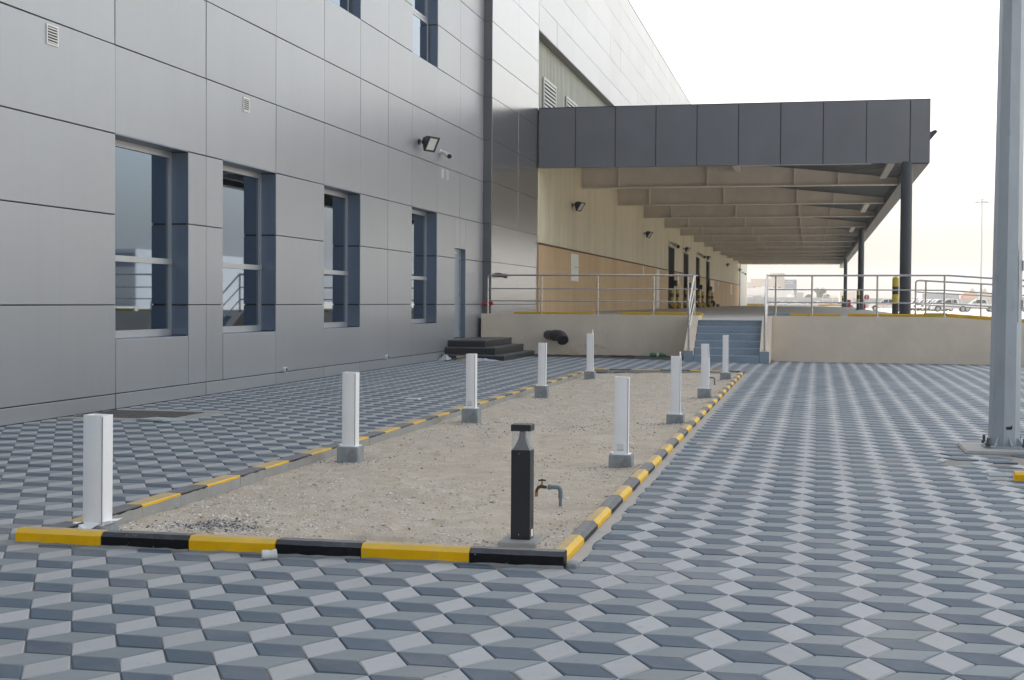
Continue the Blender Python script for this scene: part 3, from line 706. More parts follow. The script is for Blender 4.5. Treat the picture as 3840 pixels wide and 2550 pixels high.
# spotlight on the outer side of the canopy: own thing
def floodlight(p, nrm, label, group, s=1.0, lens='glass', tilt=-.5, sway=0.0, nm='floodlight'):
    """p: bracket foot on a surface with outward normal nrm (horizontal)."""
    p = Vector(p); n_ = Vector(nrm).normalized(); side = Vector((-n_.y, n_.x, 0)); up = Vector((0, 0, 1))
    t = thing(nm, p, label, 'floodlight', group)
    fw = (n_*math.cos(tilt)+up*math.sin(tilt)+side*sway).normalized(); sd_ = fw.cross(up).normalized(); u2 = sd_.cross(fw)
    c = p+n_*.20*s
    g = MB(p); g.box(p.x, p.x, p.y, p.y, p.z, p.z) if False else None
    g.extr([p+side*.06*s+up*.06*s, p-side*.06*s+up*.06*s, p-side*.06*s-up*.06*s, p+side*.06*s-up*.06*s], n_*.03*s)
    for q in (-1, 1):
        a = p+n_*.03*s+sd_*.09*s*q; b = c+sd_*.13*s*q
        g.tube([a, (a+b)/2+up*.01, b, b+fw*.05*s], .013*s, 6)
    part('bracket', g, M['blk'], t)
    g = MB(p)
    def rect(o_, w_, h_, d_): q = c+fw*o_*s; return [q+sd_*w_*s+u2*h_*s, q-sd_*w_*s+u2*h_*s, q-sd_*w_*s-u2*h_*s, q+sd_*w_*s-u2*h_*s]
    R_ = [rect(-.10, .07, .07, 0), rect(-.02, .10, .09, 0), rect(.10, .17, .16, 0), rect(.13, .19, .18, 0), rect(.16, .19, .18, 0), rect(.16, .155, .145, 0), rect(.142, .15, .14, 0)]
    V = [q for r_ in R_ for q in r_]; f = [(0, 1, 2, 3)]
    for k in range(6):
        for i in range(4): j = (i+1) % 4; f.append((4*k+i, 4*k+j, 4*k+4+j, 4*k+4+i))
    g.add(V, f)
    for k in range(4):
        q = c+fw*(-.06+.035*k)*s+u2*(.085+.012*k)*s; g.extr([q+sd_*.06*s, q-sd_*.06*s, q-sd_*.06*s+u2*.03*s, q+sd_*.06*s+u2*.03*s], fw*.008*s)
    h = part('housing', g, M['blk'], t)
    g = MB(p); r_ = [q+fw*.001 for q in rect(.1435, .149, .139, 0)]; g.add(r_, [(0, 1, 2, 3)])
    g.build('lens', floodm, h)
    return t
floodm = mat('flood reflector glass', (.80, .79, .74), .25, .3)
floodlight((XF+.001, 30.6, 5.06), (1, 0, 0), 'large black floodlight on the silver wall beside the white camera', 'floodlights', 1.0, tilt=-.5, sway=-.35)
for (y, z), lb in zip([(50.0, 4.97), (72.2, 5.03), (95.2, 5.12), (115.4, 5.2), (143.0, 5.38), (168.0, 5.44)], ['first floodlight on the cream wall nearest the office', 'second floodlight on the cream wall midway to the dock doors', 'floodlight above the gap between the first two dock doors', 'floodlight above the last dock door', 'floodlight on the blank cream wall past the last dock door', 'farthest small floodlight by the pier at the dock end']):
    floodlight((XW+.025, y, z), (1, 0, 0), lb, 'floodlights', 1.0, tilt=-.6, sway=-.25)
g = MB((3.6, 52, 6.9)); g.tube([(3.47, 50, 6.95), (3.75, 50, 7.05), (3.9, 50, 7.15)], .04, 8)
t = thing('canopy_floodlight', (3.47, 50, 6.95), 'slanted black floodlight sticking out of the right side of the canopy', 'floodlight', 'floodlights')
g = MB((3.47, 50, 6.95)); g.tube([(3.47, 50, 6.95), (3.62, 50, 7.0)], .04, 8); part('bracket', g, M['blk'], t)
g = MB((3.47, 50, 6.95)); g.extr([(3.55, 49.75, 6.72), (3.62, 49.75, 6.68), (4.2, 49.75, 7.36), (4.12, 49.75, 7.42), (3.85, 49.75, 7.3)], (0, .6, 0)); part('housing', g, M['blk'], t)

# ---- cameras
def cctv(p, label, s=1.0):
    p = Vector(p); t = thing('security_camera', p, label, 'camera', 'security cameras')
    g = MB(p); g.cyl(p, p+Vector((.03*s, 0, 0)), .055*s, n=16); g.tube([p+Vector((.03, 0, 0))*s, p+Vector((.09, -.02, -.01))*s, p+Vector((.13, -.05, -.05))*s], [.03*s, .028*s, .03*s], 10)
    part('mount', g, M['pvc'], t, True)
    a = p+Vector((.10, .05, -.03))*s; b = p+Vector((.26, -.22, -.12))*s
    g = MB(p); g.cyl(a, b, .045*s, .055*s, 16); h = part('camera_body', g, M['pvc'], t, True)
    d = (b-a).normalized(); g = MB(p); g.cyl(b, b+d*.012*s, .05*s, .048*s, 16); g.build('camera_lens', M['blk'], h)
cctv((XF, 32.45, 5.03), 'small white security camera beside the large floodlight', 1.15)
cctv((XW+.03, 85.6, 5.12), 'small white camera on cream wall above first dock door', 2.2)
cctv((XW+.03, 107.2, 5.2), 'small white camera on cream wall above third dock door', 2.2)
cctv((XW+.1, 174, 5.3), 'tiny camera on the pale end bay beyond the dock', 2.2)
# ================================================================== DOCK
def fz(y): return .99+.07*ss(36.6, 46, y)+.0005*max(0, y-46)
def ex(y): return 3.05+.0085*max(0, y-43)
K = 1.0612
def kz(z): return 1.42+(z-1.42)*K
dock = thing('loading_dock', (-3, 36.4, 0), 'raised loading dock with textured beige retaining wall facing the paving', 'dock')
OD = (-3, 36.4, 0)
def rz(x): return 1.10 if x < 3.4 else 1.10-.066*(x-3.4)
g = MB(OD); YW = 36.4
g.box(-8.68, -3.0, YW, YW+.22, -.15, 1.10)
g.box(-.955, 3.4, YW, YW+.22, -.15, 1.10)
xq = [3.4+i*1.0 for i in range(17)]
for a, b in zip(xq[:-1], xq[1:]):
    V = [(a, YW, -.15), (b, YW, -.15), (b, YW+.22, -.15), (a, YW+.22, -.15), (a, YW, rz(a)), (b, YW, rz(b)), (b, YW+.22, rz(b)), (a, YW+.22, rz(a))]
    g.add(V, [(0, 1, 5, 4), (2, 3, 7, 6), (4, 5, 6, 7)])
part('retaining_wall', g, M['stucco'], dock)
g = MB(OD)
yl = [36.62, 37.0, 40, 46, 60, 80, 110, 140, 186]
g.quad((-2.785, 35.3, .989), (-1.175, 35.3, .989), (-1.175, 36.62, .99), (-2.785, 36.62, .99)); g.quad((-3.0, 36.4, .985), (-2.78, 36.4, .985), (-2.78, 36.62, .985), (-3.0, 36.62, .985))
for a, b in zip(yl[:-1], yl[1:]):
    xl0 = -8.74 if b <= 37.0 else XW-.2
    g.quad((xl0, a, fz(a)), (ex(a), a, fz(a)), (ex(b), b, fz(b)), (xl0, b, fz(b)))
    g.quad((ex(a), a, fz(a)), (ex(b), b, fz(b)), (ex(b), b, -.1), (ex(a), a, -.1))
g.quad((XW, 186, fz(186)), (ex(186), 186, fz(186)), (ex(186), 186, 0), (XW, 186, 0))
part('dock_floor', g, M['floor'], dock)
g = MB(OD)   # ramp body
for a, b in zip(xq[:-1], xq[1:]):
    g.add([(a, YW+.22, rz(a)-.1), (b, YW+.22, rz(b)-.1), (b, 38.6, rz(b)-.1), (a, 38.6, rz(a)-.1), (b, 38.6, -.1), (a, 38.6, -.1)], [(0, 1, 2, 3), (3, 2, 4, 5)])
g.quad((3.04, YW+.2, rz(3)-.1), (3.4, YW+.2, rz(3)-.1), (3.4, 38.6, rz(3)-.1), (3.04, 38.6, rz(3)-.1))
part('ramp', g, M['floor'], dock)
# far edge upstand
for a, b in ((-8.2, -6.0), (1.0, 4.0)): g = MB(OD); g.box(a, b, 184.6, 184.9, 1.1, 1.35); part('edge_kerb', g, M['yel'], dock)
g = MB(OD); g.box(-6.0, 1.0, 184.6, 184.9, 1.1, 1.28); part('edge_kerb', g, M['bwhite'], dock)
# wheel-stop kerbs painted yellow along the front edge
def stop(x0, x1, z1, m, y=36.74, z0=.95, slope=0, label=None):
    x0 *= K; x1 *= K; z1 = kz(z1); z0 = kz(z0); g = MB(OD)
    n = max(1, int((x1-x0)/1.0))
    for q in range(n):
        a = x0+(x1-x0)*q/n; b = x0+(x1-x0)*(q+1)/n; da, db = (rz(a)-1.10, rz(b)-1.10) if slope else (0, 0)
        g.add([(a, y, z0+da), (b, y, z0+db), (b, y+.14, z0+db), (a, y+.14, z0+da), (a, y, z1-.02+da), (b, y, z1-.02+db), (b, y+.02, z1+db), (a, y+.02, z1+da), (b, y+.14, z1+db), (a, y+.14, z1+da)], [(0, 1, 5, 4), (4, 5, 6, 7), (7, 6, 8, 9), (3, 2, 8, 9), (1, 2, 8, 6, 5), (0, 3, 9, 7, 4)])
    part('edge_kerb', g, m, dock, label=label)
stop(-7.40, -5.33, 1.175, M['yel']); stop(-4.66, -2.66, 1.185, M['yel'], z0=1.10)
g = MB(OD); g.box(-2.84, -2.80, 36.9, 37.3, 1.0, 1.15); part('edge_kerb', g, M['yel'], dock)
stop(-1.03, -.50, 1.20, M['bluepaint'], label='blue painted stretch of kerb beside the stairs'); stop(-.49, .72, 1.17, M['yel']); stop(.89, 2.66, 1.185, M['yel'])
stop(2.67, 3.19, 1.215, mat('fresh yellow paint', (.50, .38, .01), .5), slope=0); stop(3.2, 12.2, 1.205, M['yel'], slope=1)
# rusty splash below the pipe
g = MB(OD); V = [(-5.78, 36.397, .0)]+[(-5.78+.66*math.cos(a)*(.85+.3*hsh(i)), 36.397, .06+.24*math.sin(a)*(.8+.4*hsh(i, 2))) for i, a in enumerate([PI*k/14 for k in range(15)])]
g.add(V, [(0, i, i+1) for i in range(1, 15)]); part('rust_splash', g, add_grime(mat('rusty splash', (.66, .50, .34), .9, 0, .1, 3), (.80, .69, .55), .9, 4, (1, 1, 1), .38, .6), dock)
# damp strip
g = MB((-5.9, 36.0, 0)); n = 60; V = []
for k in range(n+1):
    x = -7.6+(7.6-3.01)*k/n; y0_ = 35.75-1.35*k/n+.12*(vn(k*.35, 3)-.5)+.05*(hsh(k)-.5)
    V += [(x, y0_, .004), (x, y0_+.1, .012), (x, 36.41, .016+.02*vn(k*.6, 7))]
g.add(V, [(3*k+q, 3*k+3+q, 3*k+4+q, 3*k+1+q) for k in range(n) for q in (0, 1)])
tag(g.build('kerb_strip', M['asph']), 'dark damp dirt strip along the foot of the beige wall between the granite steps and the stairs', 'dirt strip')

# ---- blue stairs
st = thing('staircase', (-1.98, 33.8, 0), 'blue grey painted concrete stairs with sloping beige cheek walls', 'stairs')
OS = (-1.98, 33.8, 0)
rise = [.155, .328, .496, .669, .836, .99]
for i, h in enumerate(rise):
    g = MB(OS); a = 33.84+.30*i; b = 35.8 if i == 5 else a+.302
    g.bbox(-2.775, -1.185, a, b, (-.08 if i == 0 else rise[i-1]-.02), h, .012)
    o = part('step', g, [M['bluepaint']], st)
    g = MB(OS); g.box(-2.77, -1.19, a-.002, a+.025, h-.010, h+.004); g.build('worn_nosing', mat('worn pale nosing', (.50, .54, .58), .7, 0, .3, 30), o)
for xa, xb in ((-3.0, -2.78), (-1.18, -.96)):
    g = MB(OS); P = [(xa, 33.84, -.08), (xa, 33.84, .262), (xa, 35.45, 1.10), (xa, 36.62, 1.10), (xa, 36.62, 0)]
    g.extr(P, (xb-xa, 0, 0)); o = part('cheek_wall', g, M['stucco'], st)
    g = MB(OS); g.box(xa-.003, xb+.003, 33.832, 33.845, -.08, .262); g.build('painted_face', M['bluepaint'], o)

# ---- stainless rails
def rail(root, pts, posts, mids, r=.024, fl=.055, O_=(0, 0, 0)):
    g = MB(O_); g.tube(pts, r, 12); part('top_rail', g, M['steel'], root, True)
    for mpts in mids:
        g = MB(O_); g.tube(mpts, .0165, 10); part('mid_rail', g, M['steel'], root, True)
    for (a, b) in posts:
        g = MB(O_); g.cyl(a, b, r, n=14); p = part('post', g, M['steel'], root, True)
        g = MB(O_); g.lathe(a, [(fl, 0), (fl, .008), (fl*.7, .018), (r+.004, .02), (r+.004, .03)], 16); g.build('flange', M['steel'], p, smooth=True)
def arc(c, a, b, n=5):
    a, b, c = Vector(a), Vector(b), Vector(c)
    return [(1-t)**2*a+2*t*(1-t)*c+t*t*b for t in [i/n for i in range(n+1)]]
zt = 2.14; yr = 36.50; ZB = 1.10
px_l = [x*K for x in (-8.03, -6.64, -5.21, -3.81, -2.96)]; xL = -2.89
O_ = (-5.8, yr, ZB); t = thing('handrail', O_, 'stainless steel guard rail on the beige wall left of the blue stairs', 'railing', 'stainless railings')
top = [(px_l[0], yr, 2.0)]+[tuple(p) for p in arc((px_l[0], yr, zt), (px_l[0], yr, zt-.10), (px_l[0]+.10, yr, zt))]
rail(t, top+[(xL-.12, yr, zt), (xL-.03, yr-.03, zt), (xL, yr-.12, zt), (xL, 35.48, zt-.01)], [((x, yr, ZB), (x, yr, zt if i else 2.02)) for i, x in enumerate(px_l)],
     [[(px_l[0], yr, z), (px_l[-1], yr, z), (xL, yr-.06, z), (xL, 35.5, z)] for z in (1.78, 1.45)], O_=O_)
O_ = (xL, 33.9, .27); t = thing('handrail', O_, 'sloping stainless handrail down the left side of the blue stairs', 'railing', 'stainless railings')
rail(t, [(xL, 35.52, 2.12), (xL, 35.46, 2.12), (xL, 35.38, 2.09), (xL, 33.96, 1.40), (xL, 33.90, 1.34), (xL, 33.90, 1.26)], [((xL, 33.90, .285), (xL, 33.90, 1.33)), ((xL, 35.5, 1.10), (xL, 35.5, 2.12))],
     [[(xL, 35.48, z+.99), (xL, 33.92, z+.29)] for z in (.77, .43)], O_=O_)
xR = -1.07; zr_ = lambda x: rz(x)
px_r = [x*K for x in (-.83, .035, 1.565, 3.11, 4.65, 6.2, 7.75, 9.3, 10.85)]
O_ = (3, yr, ZB); t = thing('handrail', O_, 'long stainless guard rail right of the blue stairs following the ramp down', 'railing', 'stainless railings')
pts = [(xR, 35.48, zt-.01), (xR, yr-.12, zt), (xR+.03, yr-.03, zt), (xR+.12, yr, zt), (3.02, yr, zt+.012)]+[(x, yr, zt+.012+(rz(x)-ZB)) for x in (3.4, 12.6)]
rail(t, pts, [((x, yr, rz(x)), (x, yr, zt+(rz(x)-ZB))) for x in px_r],
     [[(xR, 35.5, z), (xR, yr-.06, z), (px_r[0], yr, z), (3.3, yr, z), (12.6, yr, z+rz(12.6)-ZB)] for z in (1.78, 1.45)], O_=O_)
O_ = (xR, 33.9, .27); t = thing('handrail', O_, 'sloping stainless handrail down the right side of the blue stairs', 'railing', 'stainless railings')
rail(t, [(xR, 35.52, 2.12), (xR, 35.46, 2.12), (xR, 35.38, 2.09), (xR, 33.96, 1.40), (xR, 33.90, 1.34), (xR, 33.90, 1.26)], [((xR, 33.90, .285), (xR, 33.90, 1.33)), ((xR, 35.5, 1.10), (xR, 35.5, 2.12))],
     [[(xR, 35.48, z+.99), (xR, 33.92, z+.29)] for z in (.77, .43)], O_=O_)
y2 = 38.3; f2 = lambda x: 1.11-.055*(x-2.71)
O_ = (7, y2, 1.1); t = thing('handrail', O_, 'second stainless rail on the far side of the ramp behind the front rail', 'railing', 'stainless railings')
rail(t, [(2.73, y2, 1.0), (2.73, y2, 2.0), (2.75, y2, 2.04), (2.83, y2, 2.055), (12.5, y2, 2.055-.055*9.7)], [((x, y2, f2(x)-.12), (x, y2, f2(x)+.93)) for x in (2.99, 4.39, 5.9, 7.5, 9.1, 10.7)],
     [[(2.73, y2, f2(2.7)+q), (12.5, y2, f2(12.5)+q)] for q in (.64, .31)], O_=O_)
for xa, xb, lb in ((-8.3, -5.95, 'distant grey pipe rail at the far left end of the dock'), (1.55, 4.1, 'distant grey pipe rail at the far end of the dock right of the gap')):
    O_ = ((xa+xb)/2, 184.75, 1.1); t = thing('pipe_rail', O_, lb, 'railing', 'far pipe rails')
    n = 3; g = MB(O_)
    g.tube([(xa, 184.75, 1.2), (xa, 184.75, 2.36), (xa+.05, 184.75, 2.40), (xb-.05, 184.75, 2.40), (xb, 184.75, 2.36), (xb, 184.75, 1.2)], .035, 6); part('rail_frame', g, M['beam'], t)
    for z in (1.95, 1.6): g = MB(O_); g.tube([(xa, 184.75, z), (xb, 184.75, z)], .025, 6); part('mid_rail', g, M['beam'], t)
    g = MB(O_); g.cyl(((xa+xb)/2, 184.75, 1.2), ((xa+xb)/2, 184.75, 2.38), .03, n=6); part('post', g, M['beam'], t)

# ---- granite entrance steps
st = thing('entrance_steps', (-8.0, 33.4, 0), 'three black granite steps in front of the narrow grey door', 'steps')
OS = (-8.0, 33.4, 0)
for (x1, ya, z0, z1) in ((-7.20, 32.62, -.02, .126), (-7.50, 32.95, .10, .30), (-7.82, 33.25, .27, .467)):
    g = MB(OS); g.box(XF+.005, x1-.012, ya+.012, 36.38, z0, z1-.032)
    o = part('step', g, M['granite'], st)
    g = MB(OS); g.bbox(XF+.005, x1, ya, 36.38, z1-.032, z1, .006); g.build('tread', M['granite_top'], o)
# rubbish by the steps
def crumple(name, c, sx, sy, sz, m, label, n=26):
    g = MB(c); k = 14; V = []
    for j in range(k):
        for i in range(k):
            u, v = i/(k-1)-.5, j/(k-1)-.5; e = max(0, 1-(2*math.hypot(u, v))**2)
            V.append((c[0]+u*sx+.08*sx*(hsh(i, j)-.5), c[1]+v*sy+.08*sy*(hsh(i+9, j)-.5), c[2]+.004+sz*e*(.3+.9*hsh(i*3, j*5))))
    g.add(V, [(j*k+i, j*k+i+1, (j+1)*k+i+1, (j+1)*k+i) for j in range(k-1) for i in range(k-1)])
    tag(g.build(name, m), label, 'litter')
crumple('plastic_bag', (-8.62, 32.45, 0), .34, .3, .14, M['debris'], 'crumpled pale blue plastic bag left of the granite steps')
crumple('plastic_sheet', (-7.75, 32.40, 0), 1.0, .28, .06, M['debris'], 'crumpled pale plastic sheet lying in front of the lowest granite step')
g = MB((-8.2, 32.0, 0)); g.extr([(-8.42, 31.6, .012), (-8.38, 31.58, .012), (-7.98, 32.40, .10), (-8.02, 32.42, .10)], (0, 0, .02)); tag(g.build('wood_offcut', M['bronze']), 'dark wooden stick leaning against the lowest granite step', 'offcut')
g = MB((-8.2, 32.5, 0)); g.bbox(-8.36, -7.98, 32.48, 32.60, .01, .11, .01); tag(g.build('cardboard_box', M['card']), 'flat pale cardboard box beside the lowest granite step', 'box')
# flat glass offcut and bits on paving
g = MB((-7.4, 15.1, .004)); g.extr([(-7.72, 14.95, .006), (-7.34, 14.86, .006), (-7.16, 15.12, .006), (-7.58, 15.22, .006)], (0, 0, .02)); tag(g.build('glass_offcut', M['plate']), 'flat pale glass offcut lying beside the drain grate', 'offcut')
g = MB((-5.6, 20.0, .0)); g.bbox(-5.70, -5.50, 19.2, 19.36, .002, .02, .005); tag(g.build('tile_chip', M['pvc']), 'small white chip lying on the paving beyond the left kerb', 'chip')
# drain grate
t = thing('drain_grate', (-8.0, 15.7, 0), 'rectangular steel drain grate in a concrete frame by the wall', 'drain')
OG = (-8.0, 15.7, 0); g = MB(OG)
g.bbox(-8.7, -7.20, 14.95, 15.22, -.02, .006, .004); g.bbox(-8.7, -7.20, 16.28, 16.5, -.02, .006, .004); g.bbox(-7.45, -7.20, 15.23, 16.27, -.02, .0055, .004)
part('concrete_frame', g, M['kconc'], t)
g = MB(OG)
for k in range(26): g.box(-8.7+k*.048, -8.7+k*.048+.03, 15.24, 16.26, -.01, .008)
for k in range(5): g.box(-8.7, -7.46, 15.3+k*.22, 15.33+k*.22, -.006, .009)
part('grate_bars', g, M['grate'], t)
g = MB(OG); g.box(-8.7, -7.46, 15.23, 16.27, -.03, -.004); part('drain_pit', g, M['dark'], t)
g = MB((-1.1, 14.0, 0)); g.bbox(-1.12, -.62, 13.95, 14.14, -.02, .006, .02); tag(g.build('cement_patch', M['kconc']), 'rough cement patch in the paving beside the right kerb', 'patch')

# ================================================================== WHITE POST SLEEVES
def sleeve(x, y, z0, z1, w, label, torn=None, flaps=False, block=True, sticker=False, bulge=0., rot=0.):
    O_ = (x, y, 0); t = thing('bollard_post', O_, label, 'bollard', 'white square posts along the sand bed')
    if block:
        g = MB(O_); b = .098; g.bbox(x-b, x+b, y-b, y+b, -.06, z0, .008); part('concrete_block', g, M['conc'], t)
    g = MB(O_); N = 12; rows = []
    for k in range(N+1):
        f = k/N; z = z0+(z1-z0)*f; s_ = w/2*(1+bulge*math.sin(PI*min(1, f*1.3))*.5); sh = bulge*.05*math.sin(PI*f)
        rr = .004; P = []
        for (sx, sy) in ((-1, -1), (1, -1), (1, 1), (-1, 1)):
            c = (x+sh+sx*(s_-rr), y+sy*(s_-rr)); a0 = {(-1, -1): PI, (1, -1): 1.5*PI, (1, 1): 0, (-1, 1): .5*PI}[(sx, sy)]
            for q in range(3): a = a0+q*PI/4; P.append((c[0]+rr*math.cos(a), c[1]+rr*math.sin(a), z+(.006*(hsh(x*9+sx, sy+q)-.5) if k == N else 0)))
        rows.append(P)
    n = 12; V = [p for r_ in rows for p in r_]
    g.add(V, [(k*n+i, k*n+(i+1) % n, (k+1)*n+(i+1) % n, (k+1)*n+i) for k in range(N) for i in range(n)])
    # inner skin so the open top has thickness
    Vi = [(x+(p[0]-x)*.90, y+(p[1]-y)*.90, p[2]-.001) for p in rows[-1]]; Vb = [(p[0], p[1], p[2]-.12) for p in Vi]
    g.add(rows[-1]+Vi+Vb, [(i, (i+1) % n, n+(i+1) % n, n+i) for i in range(n)]+[(n+i, n+(i+1) % n, 2*n+(i+1) % n, 2*n+i) for i in range(n)])
    s = part('sleeve', g, M['white'], t, True)
    g = MB(O_); g.box(x-w*.42, x+w*.42, y-w*.42, y+w*.42, z1-.12, z1-.03 if torn != 'cap' else z1+.002); g.build('sleeve_fill', M['blk'] if torn == 'black' else M['white'], s)
    # vertical fold seam on front right corner
    g = MB(O_); g.box(x+w/2-.004, x+w/2+.0015, y-w/2-.002, y-w/2+.003, z0+.01, z1-.01); g.build('fold_seam', M['ink'], s)
    # foot flange
    g = MB(O_); e = w/2+.022
    if flaps:
        g.add([(x-w/2, y-w/2, z0+.02), (x+w/2-.005, y-w/2, z0+.02), (x+w/2-.05, y-w/2-.085, z0-.02), (x-w/2-.05, y-w/2-.10, z0-.03), (x-w/2-.02, y-w/2-.07, z0+.03)], [(0, 1, 2, 4), (4, 2, 3)])
        g.add([(x+w/2, y-w/2, z0+.025), (x+w/2, y+w/2, z0+.025), (x+w/2+.07, y+w/2, z0+.035), (x+w/2+.075, y-w/2+.05, z0+.03)], [(0, 1, 2, 3)])
    else:
        g.box(x-e, x+e, y-e, y+e, z0-.001, z0+.004)
        g.add([(x-w/2, y-w/2-.001, z0+.006), (x-w/2-.03, y-w/2-.02, z0+.018), (x-w/2-.03, y+w/2, z0+.014), (x-w/2, y+w/2, z0+.006)], [(0, 1, 2, 3)])
    g.build('foot_flap', M['white'], s)
    if torn == 'spike':
        g = MB(O_); g.extr([(x+w/2-.012, y-w/2+.01, z1-.01), (x+w/2-.003, y-w/2+.01, z1-.01), (x+w/2-.002, y-w/2+.03, z1+.05), (x+w/2-.014, y-w/2+.02, z1+.055)], (0, .05, 0)); g.build('torn_flap', M['white'], s)
    if torn == 'black':
        g = MB(O_); g.extr([(x+w/2-.010, y-w/2+.02, z1-.01), (x+w/2-.002, y-w/2+.02, z1-.01), (x+w/2-.004, y-w/2+.02, z1+.075), (x+w/2-.010, y-w/2+.02, z1+.07)], (0, .06, 0)); g.build('torn_flap', M['white'], s)
    if sticker:
        g = MB(O_); Y = y-w/2-.0018; g.box(x-.035, x+.028, Y, Y+.001, z0+.035, z0+.095); k_ = g.build('label_sticker', M['paper'], s)
        g = MB(O_)
        for q in range(4):
            for r_ in range(7): g.box(x-.032+r_*.008, x-.032+r_*.008+.005*(.5+.5*hsh(q, r_)), Y-.0006, Y, z0+.053+q*.010, z0+.056+q*.010)
        g.box(x-.033, x+.026, Y-.0006, Y, z0+.037, z0+.042); g.build('label_print', M['blk'], s)
    t.rotation_euler = ((hsh(x*3.1, y)-.5)*.018, (hsh(y*1.7, x)-.5)*.018, (hsh(x+y)-.5)*.05)
    return t
sleeve(-4.27, 7.768, .040, .715, .130, 'nearest left white post with bent sheet flaps at its foot', flaps=True)
sleeve(-4.01, 11.80, .125, .785, .122, 'second white post along the left kerb on a stained grey concrete block')
sleeve(-3.94, 16.05, .150, .800, .112, 'third white post along the left kerb with a small label near its foot', sticker=True)
sleeve(-3.98, 20.70, .150, .800, .115, 'fourth white post along the left kerb')
sleeve(-4.04, 25.80, .125, .835, .115, 'farthest left white post with torn flap and black core', torn='black')
sleeve(-1.565, 11.75, .128, .788, .117, 'nearest right white post with a printed label above its concrete block', sticker=True)
sleeve(-1.52, 16.15, .128, .80, .112, 'second right white post with a curled torn strip at its top', torn='spike')
sleeve(-1.527, 20.75, .152, .812, .112, 'third right white post slightly bulging in front of the blue stairs', bulge=.22, torn='cap')
sleeve(-1.51, 25.72, .152, .832, .108, 'farthest right white post with smooth closed top near the back kerb', torn='cap')

# ================================================================== LAMP BOLLARD
x, y = -1.625, 7.87; O_ = (x, y, 0); w = .0565
t = thing('lamp_bollard', O_, 'square black bollard light with clear head standing behind the front kerb', 'bollard light')
g = MB(O_); g.bbox(x-.112, x+.112, y-.155, y+.13, -.05, .046, .006); part('concrete_base', g, M['kconc'], t)
g = MB(O_); g.bbox(x-w, x+w, y-w, y+w, .047, .565, .0025); g.box(x-w-.002, x+w-.003, y-w+.003, y+w, .042, .052)
b = part('body', g, M['char'], t)
for zz in (.075, .545): g = MB(O_); g.cyl((x-.008, y-w-.0005, zz), (x-.008, y-w-.003, zz), .0035, n=10); g.build('screw', M['steel'], b)
g = MB(O_); g.box(x+w+.0004, x+w+.0012, y-.02, y+.03, .058, .10); g.build('sticker', M['paper'], b)
g = MB(O_); g.bbox(x-w-.002, x+w+.002, y-w-.002, y+w+.002, .675, .713, .0025); part('cap', g, M['char'], t)
g = MB(O_); pr = []
for k in range(13): f = k/12; r_ = .015+(.0535-.015)*(1-f)**2.2; pr.append((r_*(.97 if f < .05 else 1), f))
rows = [[(x+sx*r_, y+sy*r_, .565+.11*f) for sx, sy in ((-1, -1), (1, -1), (1, 1), (-1, 1))] for r_, f in pr]
V = [p for r_ in rows for p in r_]; g.add(V, [(k*4+i, k*4+(i+1) % 4, (k+1)*4+(i+1) % 4, (k+1)*4+i) for k in range(12) for i in range(4)]); part('reflector', g, M['lampmetal'], t, True)
cl = bpy.data.materials.new('clear polycarbonate'); cl.use_nodes = True; tt = cl.node_tree; tt.nodes.clear()
oo = tt.nodes.new('ShaderNodeOutputMaterial'); mx = tt.nodes.new('ShaderNodeMixShader'); tr = tt.nodes.new('ShaderNodeBsdfTransparent'); gl = tt.nodes.new('ShaderNodeBsdfDiffuse'); gl.inputs['Color'].default_value = (.75, .76, .74, 1)
mx.inputs[0].default_value = .28; tt.links.new(tr.outputs[0], mx.inputs[1]); tt.links.new(gl.outputs[0], mx.inputs[2]); tt.links.new(mx.outputs[0], oo.inputs[0])
g = MB(O_); q = w-.002
for (a, b_, c, d) in ((x-q, y-q, x+q, y-q), (x+q, y-q, x+q, y+q), (x+q, y+q, x-q, y+q), (x-q, y+q, x-q, y-q)): g.quad((a, b_, .566), (c, d, .566), (c, d, .674), (a, b_, .674))
part('lens', g, cl, t)

# ================================================================== TAP
O_ = (-1.69, 9.5, 0); X, Y = -1.69, 9.5
t = thing('water_tap', O_, 'brass garden tap on a grey plastic standpipe rising from the sand', 'tap')
g = MB(O_); g.tube([(X, Y, -.03), (X, Y, .075)], .0095, 12)
g.tube([(X, Y, .045), (X, Y, .085)]+[tuple(p) for p in arc((X, Y, .113), (X, Y, .088), (X-.026, Y, .113))]+[(X-.06, Y, .113)], .0135, 12); g.tube([(X-.058, Y, .113), (X-.078, Y, .113)], .017, 12); part('standpipe', g, M['greypipe'], t, True)
g = MB(O_); g.tube([(X-.078, Y, .113), (X-.083, Y, .113)], .014, 12); part('pipe_tape', g, M['pvc'], t)
g = MB(O_); g.tube([(X-.083, Y, .111), (X-.10, Y, .112), (X-.12, Y, .116), (X-.138, Y, .108), (X-.148, Y, .092), (X-.150, Y, .075)], [.008, .010, .013, .010, .009, .009], 12); bd = part('tap_body', g, M['bronze'], t, True)
g = MB(O_); g.cyl((X-.150, Y, .078), (X-.150, Y, .052), .0115, .010, 12); g.build('nozzle', M['brass'], bd)
g = MB(O_); g.cyl((X-.115, Y, .118), (X-.115, Y, .150), .009, .005, 10); g.build('spindle', M['brass'], bd)
g = MB(O_); g.tube([(X-.138, Y-.005, .152), (X-.115, Y, .154), (X-.092, Y+.005, .152)], .0055, 8); g.cyl((X-.115, Y, .148), (X-.115, Y, .162), .006, n=8); g.build('tap_handle', M['greenh'], bd)
t.scale = (1.14, 1.14, 1.14)
